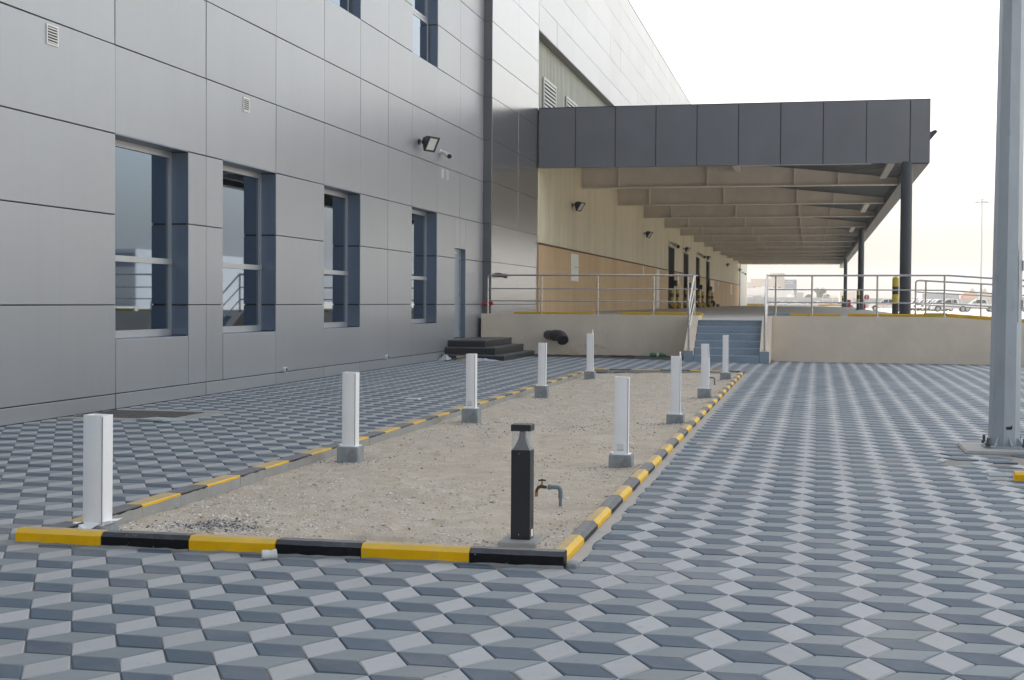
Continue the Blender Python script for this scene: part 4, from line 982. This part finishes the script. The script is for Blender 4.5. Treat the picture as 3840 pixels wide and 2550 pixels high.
# small standpipe by the back kerb
X, Y = -1.60, 24.1; g = MB((X, Y, 0)); g.tube([(X, Y, -.02), (X, Y, .11), (X-.01, Y, .128), (X-.03, Y, .135), (X-.09, Y, .135)], .014, 10)
tag(g.build('pipe_stub', M['greypipe'], smooth=True), 'bent grey pipe stub rising from the sand near the farthest right post', 'pipe')

# ================================================================== GALVANISED LAMP POLE
X, Y = 1.86, 14.20; O_ = (X, Y, 0)
t = thing('lamp_pole', O_, 'thick octagonal galvanised steel lamp pole bolted down at the right', 'lamp pole')
g = MB(O_); g.bbox(1.46, 2.35, 13.74, 14.62, -.05, .035, .02); part('concrete_pad', g, M['kconc'], t)
g = MB(O_); a = .20; c = .07; P = [(X-a+c, Y-a, .036), (X+a-c, Y-a, .036), (X+a, Y-a+c, .036), (X+a, Y+a-c, .036), (X+a-c, Y+a, .036), (X-a+c, Y+a, .036), (X-a, Y+a-c, .036), (X-a, Y-a+c, .036)]
g.extr(P, (0, 0, .018)); part('base_plate', g, M['galv'], t)
g = MB(O_); r0 = .147; H_ = 12.0; ph = math.radians(22.5+14)
for k in range(24):
    za, zb = .054+(H_)*k/24, .054+H_*(k+1)/24; ra, rb = r0-.0066*za, r0-.0066*zb
    g.cyl((X+.0035*za, Y, za), (X+.0035*zb, Y, zb), ra, rb, 8, cap=False, ph=ph)
sh = part('shaft', g, M['galv'], t)
g = MB(O_)
for k in range(4):
    an = PI/2*k+PI/4; px_, py_ = X+.235*math.cos(an)*1.0, Y+.235*math.sin(an)*1.0
    g.cyl((px_, py_, .05), (px_, py_, .135), .0135, n=10); g.cyl((px_, py_, .054), (px_, py_, .082), .024, n=6)
part('anchor_bolts', g, mat('dark zinc bolt', (.10, .11, .12), .5, .6), t)
for k in range(8):
    an = PI/4*k+math.radians(14); d = Vector((math.cos(an), math.sin(an), 0)); s_ = Vector((-d.y, d.x, 0))*.005; c0 = Vector((X, Y, .055))
    g = MB(O_); g.extr([c0+d*.135-s_, c0+d*.21-s_, c0+d*.135-s_+Vector((0, 0, .085))], s_*2); part('gusset', g, M['galv'], t)
g = MB(O_); an = math.radians(-90+46); 
dn = Vector((math.cos(math.radians(-31)), math.sin(math.radians(-31)), 0)); sn = Vector((-dn.y, dn.x, 0))
def onface(d, s_, z, o_): ap = (r0-.0066*z)*math.cos(PI/8); return Vector((X+.0035*z, Y, z))+d*(ap+o_)+Vector((-d.y, d.x, 0))*s_
g.add([onface(dn, -.035, 1.25, .002), onface(dn, .045, 1.25, .002), onface(dn, .045, 1.95, .002), onface(dn, -.035, 1.95, .002), onface(dn, -.035, 1.25, .006), onface(dn, .045, 1.25, .006), onface(dn, .045, 1.95, .006), onface(dn, -.035, 1.95, .006)], [(0, 1, 2, 3), (4, 5, 6, 7), (0, 1, 5, 4), (1, 2, 6, 5), (2, 3, 7, 6), (3, 0, 4, 7)])
hd = part('hatch_door', g, M['galv'], t)
for z in (1.42, 1.80):
    g = MB(O_); g.cyl(onface(dn, .045, z-.05, .012), onface(dn, .045, z+.05, .012), .009, n=8); g.build('hinge', M['steel'], hd)
dn2 = Vector((math.cos(math.radians(-76)), math.sin(math.radians(-76)), 0))
g = MB(O_); g.add([onface(dn2, -.035, .215, .002), onface(dn2, .02, .215, .002), onface(dn2, .02, .243, .002), onface(dn2, -.035, .243, .002)], [(0, 1, 2, 3)]); g.tube([onface(dn2, .018, .225, .004), onface(dn2, .018, .255, .012)], .005, 6); part('cable_hole', g, M['joint'], t)

# ================================================================== SMALL THINGS NEAR
g = MB((-2.88, 7.13, 0)); g.tube([(-2.92, 7.10, .028), (-2.885, 7.12, .028)], .026, 14); g.tube([(-2.884, 7.12, .026), (-2.85, 7.14, .03)], [.022, .029], 14)
tag(g.build('plastic_cup', M['pvc'], smooth=True), 'crushed white plastic cup lying against the front kerb', 'cup')
g = MB((-1.22, 7.30, 0)); g.bbox(-1.262, -1.205, 7.27, 7.36, -.005, .028, .008); tag(g.build('rubble_stone', M['conc']), 'grey rubble lump at the front right corner of the sand bed kerb', 'stone')
# bottle
g = MB((-3.7, 35.9, .03)); g.tube([(-4.06, 35.95, .06), (-4.04, 35.95, .06), (-3.86, 35.96, .06), (-3.74, 35.96, .06), (-3.65, 35.965, .05), (-3.61, 35.97, .045)], [.04, .06, .06, .055, .027, .018], 14, 0)
o = g.build('plastic_bottle', M['bottle'], smooth=True); tag(o, 'green plastic bottle lying at the foot of the beige wall', 'bottle')
g = MB((-3.7, 35.9, .03)); g.tube([(-3.88, 35.955, .06), (-3.83, 35.955, .06)], .0615, 14); q = g.build('bottle_label', M['pvc'], o, True)
g = MB((-4.7, 35.5, .03)); g.tube([(-5.05, 35.45, .035), (-4.8, 35.43, .045), (-4.4, 35.47, .033)], .02, 6); tag(g.build('dark_stick', M['bronze']), 'dark stick lying on the dirt strip left of the green bottle', 'stick')
# black drain pipe from the wall
OP = (-6.8, 36.4, .55); t = thing('drain_pipe', OP, 'short black drain pipe elbow sticking out of the beige wall', 'pipe')
g = MB(OP); g.tube([(-6.86, 36.46, .55), (-6.72, 36.25, .55), (-6.56, 36.02, .545)], .125, 24); part('pipe_run', g, mat('grey black pipe', (.05, .055, .062), .45), t, True)
g = MB(OP); g.tube([(-6.60, 36.07, .545), (-6.44, 35.86, .54), (-6.38, 35.78, .525), (-6.33, 35.70, .48), (-6.30, 35.63, .42)], .15, 28); part('pipe_elbow', g, M['blackpipe'], t, True)
d = Vector((.03, -.07, -.06)).normalized(); c0 = Vector((-6.30, 35.63, .42))
g = MB(OP); g.cyl(c0+d*.0008, c0+d*.002, .125, n=24); part('pipe_mouth', g, M['dark'], t)
# rusty bolt stub and red coupling
g = MB((XW, 38, 2.15)); g.tube([(XW-.02, 37.9, 2.16), (XW+.10, 37.9, 2.16), (XW+.20, 38.0, 2.14)], [.06, .05, .07], 10); g.tube([(XW+.05, 37.7, 2.2), (XW+.05, 38.1, 2.2)], .03, 8)
tag(g.build('pipe_outlet', M['bronze']), 'rusty dark pipe outlet on the silver wing wall behind the rail', 'pipe')
g = MB((XW, 36.95, 1.35)); g.tube([(XF+.01, 36.9, 1.37), (XF+.22, 36.9, 1.37)], .035, 10); g.cyl((XF+.22, 36.9, 1.37), (XF+.30, 36.9, 1.40), .06, n=8); g.cyl((XF+.27, 36.9, 1.33), (XF+.27, 36.9, 1.45), .03, n=8)
tag(g.build('hose_coupling', M['red']), 'small red hose coupling at the dark pier behind the rail end', 'coupling')

# ================================================================== ON THE DOCK
def notice(y0, y1, z0, z1, label, marks=0, taper=False):
    O_ = (XW+.04, (y0+y1)/2, z0); X = XW+.045
    t = thing('wall_notice', O_, label, 'notice', 'white notices on the tan wall')
    g = MB(O_); n = 5
    for k in range(n):
        za, zb = z0+(z1-z0)*k/n, z0+(z1-z0)*(k+1)/n; s0, s1 = .04*(hsh(k, y0)-.5)*(y1-y0), .04*(hsh(k+1, y0)-.5)*(y1-y0)
        g.add([(X-.006, y0+s0, za), (X, y0+s0, za), (X, y1+s0, za), (X-.006, y1+s0, za), (X-.006, y0+s1, zb), (X, y0+s1, zb), (X, y1+s1, zb), (X-.006, y1+s1, zb)], [(0, 1, 5, 4), (1, 2, 6, 5), (2, 3, 7, 6)]+([(4, 5, 6, 7)] if k == n-1 else []))
    p = part('sheet', g, M['paper'], t)
    if marks:
        g = MB(O_)
        for q in range(marks):
            for r_ in range(5): g.box(X+.001, X+.003, y0+(y1-y0)*(.45+.1*r_), y0+(y1-y0)*(.45+.1*r_)+.08, z0+(z1-z0)*(.2+.3*q), z0+(z1-z0)*(.2+.3*q)+.03+.03*hsh(q, r_))
        g.build('faint_print', M['ink'], p)
notice(49.7, 51.35, 2.2, 3.2, 'large white paper notice on the tan wall nearest the office', 2)
notice(71.8, 72.15, 2.88, 3.3, 'thin white streak high on the tan wall before the tall strip')
notice(78.3, 79.8, 1.15, 3.32, 'tall torn white strip running down the tan wall left of the dock doors')
notice(90.8, 92.1, 2.68, 3.34, 'white sheet between first and second dock doors')
notice(101.2, 102.4, 2.68, 3.38, 'white sheet between second and third dock doors')
notice(122.0, 123.6, 2.5, 3.42, 'left sheet of the two beside the last dock door')
notice(124.3, 126.0, 2.45, 3.42, 'right sheet of the two beside the last dock door')
notice(131.8, 132.9, 3.0, 3.44, 'short white sheet past the last dock door')
notice(152.4, 155.2, 2.36, 3.47, 'last long white sheet on the tan wall near the dock end')

def dockbollard(x, y, label, h=1.2, guard=True, r=.105, group='striped bollards', z=None):
    z0 = fz(y) if z is None else z; O_ = (x, y, z0); t = thing('striped_bollard', O_, label, 'bollard', group)
    g = MB(O_); n = 5; hs_ = [0, .30, .52, .74, .96, 1.0]
    hs_ = [0, .36, .60, .80, 1.0]
    for k in range(len(hs_)-1):
        a, b = z0+h*hs_[k], z0+h*hs_[k+1]; yel = k % 2 == 1
        g.cyl((x, y, a), (x, y, b), r, n=20, mi=0 if yel else 1, cap=False)
    # dome
    zt_ = z0+h; last = (len(hs_)-2) % 2 == 1
    for k in range(4):
        a0, a1 = PI/8*k, PI/8*(k+1)
        g.cyl((x, y, zt_+r*.7*math.sin(a0)), (x, y, zt_+r*.7*math.sin(a1)), r*math.cos(a0), max(.001, r*math.cos(a1)), 20, mi=0 if last else 1, cap=False)
    part('bollard_tube', g, [M['olive'], M['blk']], t, True)
    if guard:
        g = MB(O_); P = [(x+.10, y-.16, z0), (x+.40, y-.16, z0), (x+.40, y-.16, z0+.10), (x+.14, y-.16, z0+.38), (x+.10, y-.16, z0+.38)]
        g = MB(O_); g.box(x-.14, x+.24, y-.18, y+.18, z0, z0+.34, 0); g.add([(x-.142, y-.182, z0+.002), (x+.15, y-.182, z0+.002), (x-.142, y-.182, z0+.32)], [(0, 1, 2)], 1)
        part('base_guard', g, [M['yel'], M['blk']], t)
names = ['first', 'second', 'third', 'fourth', 'fifth', 'sixth', 'seventh', 'eighth']
for k, (y, lb) in enumerate(zip([82.1, 85.6, 91.9, 95.4, 102.2, 106.0, 113.1, 116.3], ['nearest striped bollard with base guard beside the first dock door', 'striped bollard with base guard right of the first dock door', 'striped bollard with base guard left of the second dock door', 'striped bollard with base guard right of the second dock door', 'striped bollard with base guard left of the third dock door', 'striped bollard with base guard right of the third dock door', 'striped bollard with base guard left of the last dock door', 'striped bollard behind the round tyre at the last dock door'])):
    dockbollard(-8.0, y, lb, 1.14)
for y, lb in ((88.9, 'first'), (99.3, 'second'), (109.9, 'third'), (120.8, 'last')):
    O_ = (XW+.05, y, 2.5); t = thing('dock_signal', O_, 'black dock signal box on the tan wall beside the %s dock door' % lb, 'signal', 'dock signals')
    g = MB(O_); g.bbox(XW+.036, XW+.24, y-.32, y+.32, 2.52, 2.86, .02); part('signal_box', g, M['blk'], t)
    g = MB(O_); g.tube([(XW+.12, y, 2.52), (XW+.16, y+.1, 2.42), (XW+.14, y, 2.34)], .02, 6); part('signal_cable', g, M['blk'], t)
# big tyre standing by last door
t = thing('tyre', (-7.9, 114.6, 1.1), 'large black tyre standing near the last dock door', 'tyre')
g = MB((-7.9, 114.6, 1.1)); P = [(-7.9+.24*math.cos(a), 114.6, 1.40+.24*math.sin(a)) for a in [2*PI*i/28 for i in range(28)]]
n = 10; V = []
for i in range(28):
    a = 2*PI*i/28
    for j in range(n): b = 2*PI*j/n; rr = .23+.065*math.cos(b); V.append((-7.9+rr*math.cos(a), 114.6+.10*math.sin(b), 1.385+rr*math.sin(a)))
g.add(V, [(i*n+j, i*n+(j+1) % n, ((i+1) % 28)*n+(j+1) % n, ((i+1) % 28)*n+j) for i in range(28) for j in range(n)]); part('tyre_ring', g, M['rubber'], t, True)
g = MB((-7.9, 114.6, 1.1)); g.cyl((-7.9, 114.55, 1.385), (-7.9, 114.64, 1.385), .18, n=24); part('hub_disc', g, M['blk'], t)
g = MB((-8.2, 126.5, 1.1)); g.bbox(-8.32, -8.05, 126.3, 126.7, 1.1, 1.33, .02); tag(g.build('floor_box', M['doorgrey']), 'small grey box on the dock floor right of the tyre', 'box')
dockbollard(2.42, 41.9, 'large yellow and black bollard standing left of the nearest canopy column', 1.13, False, .095)
dockbollard(2.62, 80.5, 'yellow and black bollard left of the second canopy column', 1.06, False, .09)
dockbollard(2.95, 134, 'small yellow and black bollard left of the farthest canopy column', 1.05, False, .085)
g = MB((3.35, 128, 1.1)); g.bbox(3.22, 3.53, 127.9, 128.15, 1.12, 1.80, .02); o = tag(g.build('fire_cabinet', M['red']), 'red cabinet standing on the dock between two far columns', 'cabinet')
# hydrant, round sign
t = thing('hydrant_post', (5.55, 150, .3), 'small red and yellow hydrant post beyond the dock edge', 'hydrant')
g = MB((5.55, 150, .3)); g.cyl((5.55, 150, .3), (5.55, 150, .95), .10, n=12); part('hydrant_foot', g, M['yel'], t)
g = MB((5.55, 150, .3)); g.cyl((5.55, 150, .95), (5.55, 150, 1.35), .13, n=12); g.cyl((5.55, 150, 1.35), (5.55, 150, 1.45), .08, n=12); part('hydrant_head', g, M['red'], t)
t = thing('road_sign', (6.35, 165, .3), 'round red sign with white arrow on a thin leaning post', 'sign')
g = MB((6.35, 165, .3)); g.tube([(6.05, 165, .3), (6.08, 165, 2.2)], .035, 6); part('sign_post', g, M['galv'], t)
g = MB((6.35, 165, .3)); g.cyl((6.33, 164.95, 2.22), (6.33, 164.98, 2.22), .30, n=24); part('sign_disc', g, mat('pale red sign face', (.62, .12, .12), .5), t)
g = MB((6.35, 165, .3)); g.box(6.29, 6.36, 164.935, 164.949, 1.98, 2.40); g.add([(6.20, 164.94, 2.32), (6.33, 164.94, 2.47), (6.44, 164.94, 2.32)], [(0, 1, 2)]); part('sign_arrow', g, M['paper'], t)
# ================================================================== BEYOND: VEHICLES
def pickup(x, y, ang, label, L=5.3, kind='pickup', s=1.0, stripe=False):
    z0 = gz(y)-.01; loc = (x, y, z0); t = thing('pickup_truck', loc, label, 'pickup truck' if kind == 'pickup' else 'car', 'white vehicles parked beyond the dock')
    if kind != 'pickup': t.name = 'parked_car'
    t.rotation_euler = (0, 0, ang)
    # local: nose towards -X, width along Y
    O0 = (0, 0, 0); h = L/2; W = .90
    def P(pr, w, g, mi=0, inset=0):
        g.extr([(a, -w, b) for a, b in pr], (0, 2*w, 0), mi)
    g = MB(O0)
    if kind == 'pickup':
        lower = [(-h, .50), (-h+.02, .92), (-h+.35, 1.05), (-h+1.45, 1.12), (h-.0, 1.12), (h, .55), (h-.55, .42), (h-.75, .42), (-h+.4, .38)]
        P(lower, W, g)
        cab = [(-h+1.35, 1.10), (-h+2.05, 1.70), (-h+2.35, 1.76), (-h+3.25, 1.76), (-h+3.5, 1.68), (-h+3.65, 1.12)]
        wz = [(-h+1.62, 1.16), (-h+2.12, 1.60), (-h+2.68, 1.66), (-h+2.68, 1.16)]; wz2 = [(-h+2.76, 1.16), (-h+2.76, 1.66), (-h+3.30, 1.64), (-h+3.46, 1.16)]
    else:
        lower = [(-h, .40), (-h+.02, .72), (-h+.5, .86), (-h+1.2, .95), (h-.9, 1.0), (h-.05, .95), (h, .45), (h-.4, .30), (-h+.4, .28)]
        P(lower, .86, g)
        cab = [(-h+1.1, .93), (-h+1.9, 1.40), (-h+2.3, 1.46), (-h+3.1, 1.45), (h-.7, 1.0)]
        wz = [(-h+1.45, .98), (-h+1.98, 1.33), (-h+2.45, 1.38), (-h+2.45, .98)]; wz2 = [(-h+2.52, .98), (-h+2.52, 1.38), (-h+3.05, 1.36), (h-1.1, .99)]
    V = [(a, sy*(W if q in (0, len(cab)-1) else W-.14), b) for sy in (-1, 1) for q, (a, b) in enumerate(cab)]; n = len(cab)
    g.add(V, [tuple(range(n)), tuple(range(2*n-1, n-1, -1))]+[(i, (i+1) % n, n+(i+1) % n, n+i) for i in range(n)])
    b = part('body', g, M['carwhite'], t)
    g = MB(O0)
    for w_ in (wz, wz2):
        for sy in (-1, 1):
            zt_ = max(q[1] for q in w_)
            g.add([(a, sy*(W+.004-(.135*(q_-1.1 if kind == 'pickup' else q_-.93)/(.62 if kind == 'pickup' else .5))), q_) for a, q_ in w_], [(0, 1, 2, 3)])
    a, b1 = cab[0], cab[1]
    g.add([(a[0]+.03, -.70, a[1]+.05), (b1[0]-.02, -.62, b1[1]-.03), (b1[0]-.02, .62, b1[1]-.03), (a[0]+.03, .70, a[1]+.05)], [(0, 1, 2, 3)])
    for v_ in range(len(g.v)-4, len(g.v)): q = g.v[v_]; g.v[v_] = (q[0]-.02, q[1], q[2]+.02)
    g.build('windows', M['carglass'], t)
    for wx in (-h+.95, h-1.15):
        for sy in (-1, 1):
            g = MB(O0); g.cyl((wx, sy*(W-.18), .37), (wx, sy*(W+.02), .37), .37, n=22); w_ = g.build('wheel', M['rubber'], t)
            g = MB(O0); g.cyl((wx, sy*(W+.02), .37), (wx, sy*(W+.035), .37), .23, n=16); g.build('rim', M['rim'], w_)
            g = MB(O0); r_ = .46; g.add([(wx+r_*math.cos(q_), sy*(W+.002+.001), max(.40, .37+r_*math.sin(q_))) for q_ in [PI*i/12 for i in range(13)]], [tuple(range(13))]); g.build('wheel_arch', M['blk'], t)
    g = MB(O0)
    for sy in (-1, 1): g.box(-h-.008, -h+.1, sy*.82-.12, sy*.82+.12, .76, .92)
    g.build('headlights', M['plate'], t)
    g = MB(O0); g.box(-h-.012, -h+.05, -.5, .5, .58, .88); g.build('grille', M['blk'], t)
    if stripe:
        g = MB(O0); g.add([(-h+1.3, -W-.004, .92), (-h+2.2, -W-.004, .84), (-h+3.4, -W-.004, .92), (-h+3.4, -W-.004, .99), (-h+2.2, -W-.004, .93), (-h+1.3, -W-.004, 1.0)], [(0, 1, 4, 5), (1, 2, 3, 4)]); g.build('red_stripe', M['red'], t)
    return t
pickup(18.55, 196, 0, 'white double cab pickup parked side on left of the lamp pole', 5.3)
pickup(10.75, 204, 0, 'white pickup with red side stripe seen between the canopy columns', 5.4, stripe=True)
pickup(22.6, 199.5, .05, 'white pickup nose in behind the tail of the side on pickup', 5.2)
pickup(26.6, 206, 0, 'white pickup right of the group mostly hidden by the lamp pole', 5.2)
pickup(31.2, 206, 0, 'white pickup at the right frame edge past the lamp pole', 5.2)
for k in range(4): pickup(16.4-.9*k+2.2, 214+3.2*k, .35, ['first white pickup of the angled row behind the side on pickup', 'second white pickup of the angled row behind the side on pickup', 'third white pickup of the angled row', 'last white pickup of the angled row'][k], 5.2)
pickup(-5.2, 236, 0, 'white car roof showing left of the far gap under the canopy', 4.6, kind='car')
pickup(-3.2, 243, 0, 'white car in the middle of the far gap under the canopy', 4.6, kind='car')
pickup(.6, 236, 0, 'white car right of centre in the far gap under the canopy', 4.8, kind='car')
pickup(5.3, 240, 0, 'white car behind the farthest canopy column', 4.8, kind='car')

# thin posts in the lot
for k, x in enumerate((9.4, 15.36, 18.23, 21.02, 30.0)):
    g = MB((x, 189, gz(189))); g.cyl((x, 189, gz(189)-.05), (x, 189, 2.2), .035, n=8)
    tag(g.build('marker_post', M['galv']), ['thin grey post in front of the striped pickup', 'thin grey post at the nose of the side on pickup', 'thin grey post in front of the side on pickup cab', 'thin grey post behind the side on pickup tail', 'thin grey post at the right frame edge'][k], 'post', 'thin posts in the lot')
t = thing('parking_sign', (30.6, 300, .45), 'small pale red sign on a post behind the pickups', 'sign')
g = MB((30.6, 300, .45)); g.cyl((30.6, 300, .4), (30.6, 300, 2.6), .05, n=6); part('sign_post', g, M['galv'], t)
g = MB((30.6, 300, .45)); g.box(30.35, 30.85, 299.9, 299.95, 2.5, 3.3); part('sign_plate', g, mat('pale red plate', (.6, .2, .2), .6), t)

# high masts
def mast(x, y, h, label):
    z0 = gz(y); t = thing('high_mast_light', (x, y, z0), label, 'lamp mast', 'tall masts beyond the lot')
    O_ = (x, y, z0); g = MB(O_); g.cyl((x, y, z0-.1), (x, y, z0+h), .32, .15, 10); part('mast', g, M['galv'], t)
    g = MB(O_); g.cyl((x, y, z0+h-.5), (x, y, z0+h-.35), .25, n=10); g.tube([(x-1.2, y, z0+h-.45), (x+1.2, y, z0+h-.45)], .10, 6); g.tube([(x, y-1, z0+h-.45), (x, y+1, z0+h-.45)], .10, 6); g.cyl((x, y, z0+h), (x, y, z0+h+.16), .7, .5, 10); part('head_frame', g, M['galv'], t)
    for dx, dy in ((-1.0, 0), (1.0, 0), (0, -1.0), (0, 1.0), (-.6, .6), (.6, -.6)):
        g = MB(O_); g.bbox(x+dx-.35, x+dx+.35, y+dy-.2, y+dy+.2, z0+h-.72, z0+h-.42, .03); part('lamp_head', g, M['galv'], t)
mast(34.25, 300, 22.6, 'tall high mast light seen left of the lamp pole')
mast(36.1, 240, 23.4, 'tall high mast light just right of the lamp pole')

# buildings in the haze
t = thing('stepped_building', (-18, 600, .45), 'hazy beige building with a raised block seen under the canopy', 'building')
O_ = (-18, 600, .45)
g = MB(O_); g.box(-25, -10.8, 600, 625, 0, 11.8); part('main_block', g, M['bbeige'], t)
g = MB(O_); g.box(-16.6, -11.2, 599.6, 620, 11.81, 14.2); g.box(-16.9, -10.9, 599.3, 620.4, 13.9, 14.4); part('raised_block', g, M['bbeige'], t)
g = MB(O_); g.box(-25.3, -10.6, 599.6, 600, 11.5, 11.9); part('parapet', g, M['bbeige'], t)
for k in range(6): g = MB(O_); g.box(-24+2.1*k, -22.8+2.1*k, 599.9, 599.99, 7.9, 8.6); part('window', g, M['dark'], t)
t = thing('sign_building', (-8.3, 595, .45), 'hazy dark blue building with pale lettering beside the beige block', 'building')
O_ = (-8.3, 595, .45); g = MB(O_); g.box(-10.75, -5.85, 595, 612, 0, 11.5); part('main_block', g, M['bluesign'], t)
g = MB(O_); xx = -10.4
for row, (zz, hh_, xe) in enumerate(((10.55, .42, -7.2), (9.75, .3, -7.4))):
    xx = -10.4; k = 0
    while xx < xe:
        w_ = .12+.25*hsh(row, k); g.box(xx, xx+w_, 594.9, 594.98, zz-.06, zz+.06)
        if hsh(k, row+4) > .45: g.box(xx, xx+.07, 594.88, 594.9, zz, zz+hh_)
        if hsh(k, row+8) > .7: g.box(xx+.05, xx+.12, 594.88, 594.9, zz-.22, zz-.12)
        xx += w_+(.10 if hsh(k+2, row) > .8 else .01); k += 1
part('lettering', g, M['bwhite'], t)
t = thing('arched_shed', (-14, 500, .45), 'hazy white shed with a low pitched roof in front of the beige building', 'shed')
O_ = (-14, 500, .45); g = MB(O_); g.extr([(-24, 500, 0), (-24, 500, 6.5), (-16.2, 500, 7.5), (-11, 500, 6.75), (-6.25, 500, 6.7), (-6.25, 500, 0)], (0, 40, 0)); part('shed_wall', g, M['bwhite'], t)
g = MB(O_); g.box(-20, -17, 499.9, 499.99, 0, 4.2); part('shed_door', g, M['bgrey'], t)
g = MB((-27, 620, .45)); g.box(-32, -25.3, 620, 640, 0, 10.4); g.box(-32.1, -25.2, 619.8, 640.1, 10.4, 10.7); tag(g.build('grey_block', M['bgrey']), 'hazy grey block at the left end of the far skyline', 'building')
g = MB((-3.6, 500, .45)); g.box(-4.7, -2.5, 500, 506, 0, 5.2); g.box(-4.8, -2.4, 499.9, 506.1, 5.2, 5.35); tag(g.build('utility_block', M['bgrey']), 'small hazy utility block between blue building and trees', 'building')
t = thing('water_tank', (-5.4, 400, .45), 'white water tank above the far boundary wall', 'tank'); O_ = (-5.4, 400, .45)
g = MB(O_); g.tube([(-6.3, 400, 3.6), (-6.1, 400, 3.6), (-4.6, 400, 3.6), (-4.4, 400, 3.6)], [.2, .34, .34, .2], 14); part('tank_shell', g, M['bwhite'], t, True)
g = MB(O_); g.box(-6, -5.9, 399.9, 400, .4, 3.3); g.box(-4.8, -4.7, 399.9, 400, .4, 3.3); part('tank_legs', g, M['bgrey'], t)
def bwall(x0, x1, y, h, label, m=None):
    g = MB(((x0+x1)/2, y, .4)); n = max(2, int((x1-x0)/3)); 
    for k in range(n):
        a = x0+(x1-x0)*k/n; b = x0+(x1-x0)*(k+1)/n; g.box(a+.15, b-.15, y, y+.15, .3, h-.1); g.box(b-.15, b+.15, y-.08, y+.23, .3, h)
    tag(g.build('boundary_wall', m or M['bgrey']), label, 'wall', 'boundary walls round the lot')
bwall(-60, 8, 420, 3.35, 'long pale boundary wall behind the cars under the canopy')
bwall(10, 60, 352, 2.95, 'long pale boundary wall behind the pickups on the right')
g = MB((17.4, 650, .45)); g.box(13, 20, 650, 670, 0, 6.7); g.box(12.8, 20.2, 649.6, 670, 6.7, 7.0); tag(g.build('low_block', M['bbeige']), 'very faint low block seen between the far columns', 'building')
t = thing('grey_shed', (37, 420, .45), 'long hazy grey shed behind the right boundary wall', 'shed'); O_ = (37, 420, .45)
g = MB(O_); g.extr([(31.8, 420, 0), (31.8, 420, 4.5), (33.5, 420, 4.7), (36.3, 420, 5.05), (39, 420, 4.6), (42.1, 420, 4.5), (42.1, 420, 0)], (0, 18, 0)); part('shed_wall', g, mat('blue grey sheet', (.22, .25, .29), .6), t)
t = thing('orange_container', (43.6, 410, .45), 'hazy orange freight container raised on a trailer beyond the wall', 'container'); O_ = (43.6, 410, .45)
g = MB(O_); g.box(42.1, 45.2, 410, 412.5, 3.1, 4.85); part('container_box', g, M['borange'], t)
g = MB(O_); g.box(37, 45.4, 410, 412, 2.9, 3.08); [g.cyl((xq_, 409.8, 2.75), (xq_, 410.2, 2.75), .35, n=12) for xq_ in (37.6, 38.6, 44.2, 45)]; part('trailer', g, M['blk'], t)
t = thing('domed_building', (48, 440, .45), 'hazy beige building with two small domes behind the lamp pole', 'building'); O_ = (48, 440, .45)
g = MB(O_); g.box(46.5, 54, 440, 450, 0, 5.0); part('main_block', g, M['bbeige'], t)
for dx in (48.0, 51.6): g = MB(O_); g.lathe((dx, 444, 5.0), [(1.0, 0), (1.0, .5), (.9, .9), (.6, 1.25), (.2, 1.42), (.02, 1.5)], 16); part('dome', g, M['bbeige'], t, True)
# buildings off to the right: seen only mirrored in the office glass
t = thing('cargo_terminal', (95, 190, .4), 'large pale terminal block beyond the right frame edge mirrored in the windows', 'building'); O_ = (95, 190, .4)
g = MB(O_); g.box(80, 150, 190, 230, 0, 9.0); part('main_block', g, M['bgrey'], t)
g = MB(O_); g.box(80, 130, 189.9, 189.99, 6.3, 8.4); part('sign_band', g, M['bluesign'], t)

# trees
def tree(x, y, h, w, label, seed):
    random.seed(seed); z0 = gz(y); O_ = (x, y, z0); t = thing('tree', O_, label, 'tree', 'hazy trees beyond the lot')
    g = MB(O_); g.cyl((x, y, z0-.1), (x, y, z0+h*.5), .22, .1, 8)
    cl_ = []
    for k in range(9):
        a = random.random()*2*PI; r_ = random.random()*w*.34; p = Vector((x+r_*math.cos(a), y+r_*math.sin(a), z0+h*(.42+.45*random.random()))); cl_.append(p)
        g.cyl((x, y, z0+h*.35), tuple(p), .07, .02, 5)
    part('trunk', g, M['bark'], t)
    g = MB(O_)
    for p in cl_:
        R_ = w*random.uniform(.15, .25)
        for q in range(230):
            d = Vector((random.gauss(0, 1), random.gauss(0, 1), random.gauss(0, .8))).normalized()*R_*random.random()**.4
            c = p+d; u = Vector((random.gauss(0, 1), random.gauss(0, 1), random.gauss(0, 1))).normalized()*.16; v = u.orthogonal().normalized()*.12
            g.quad(c-u, c-v, c+u, c+v, 0, random.uniform(.6, 1.4))
    part('crown', g, M['leaf'], t)
tree(-.7, 430, 4.2, 2.4, 'small dark hazy tree left of the larger tree', 3)
tree(2.6, 430, 6.2, 4.4, 'larger dark hazy tree right of the small one', 4)
tree(4.6, 432, 4.0, 2.6, 'low hazy tree at the right flank of the large tree', 5)
random.seed(11)

# ================================================================== HAZE
hz = MB(); hz.box(-420, 560, -90, 1200, -1.2, 27)
for q in ('kyel', 'kyel_top', 'kyel_flat', 'kblk', 'yel'): M[q].node_tree.nodes['Principled BSDF'].inputs['Specular IOR Level'].default_value = .2
hm = bpy.data.materials.new('haze'); hm.use_nodes = True; t_ = hm.node_tree; t_.nodes.clear()
o1 = t_.nodes.new('ShaderNodeOutputMaterial'); v1 = t_.nodes.new('ShaderNodeVolumePrincipled')
v1.inputs['Color'].default_value = (.985, .97, .95, 1); v1.inputs['Density'].default_value = .0008; v1.inputs['Anisotropy'].default_value = .2
t_.links.new(v1.outputs[0], o1.inputs['Volume'])
HZ = hz.build('haze', hm); tag(HZ, kind='stuff'); HZ.display_type = 'WIRE'
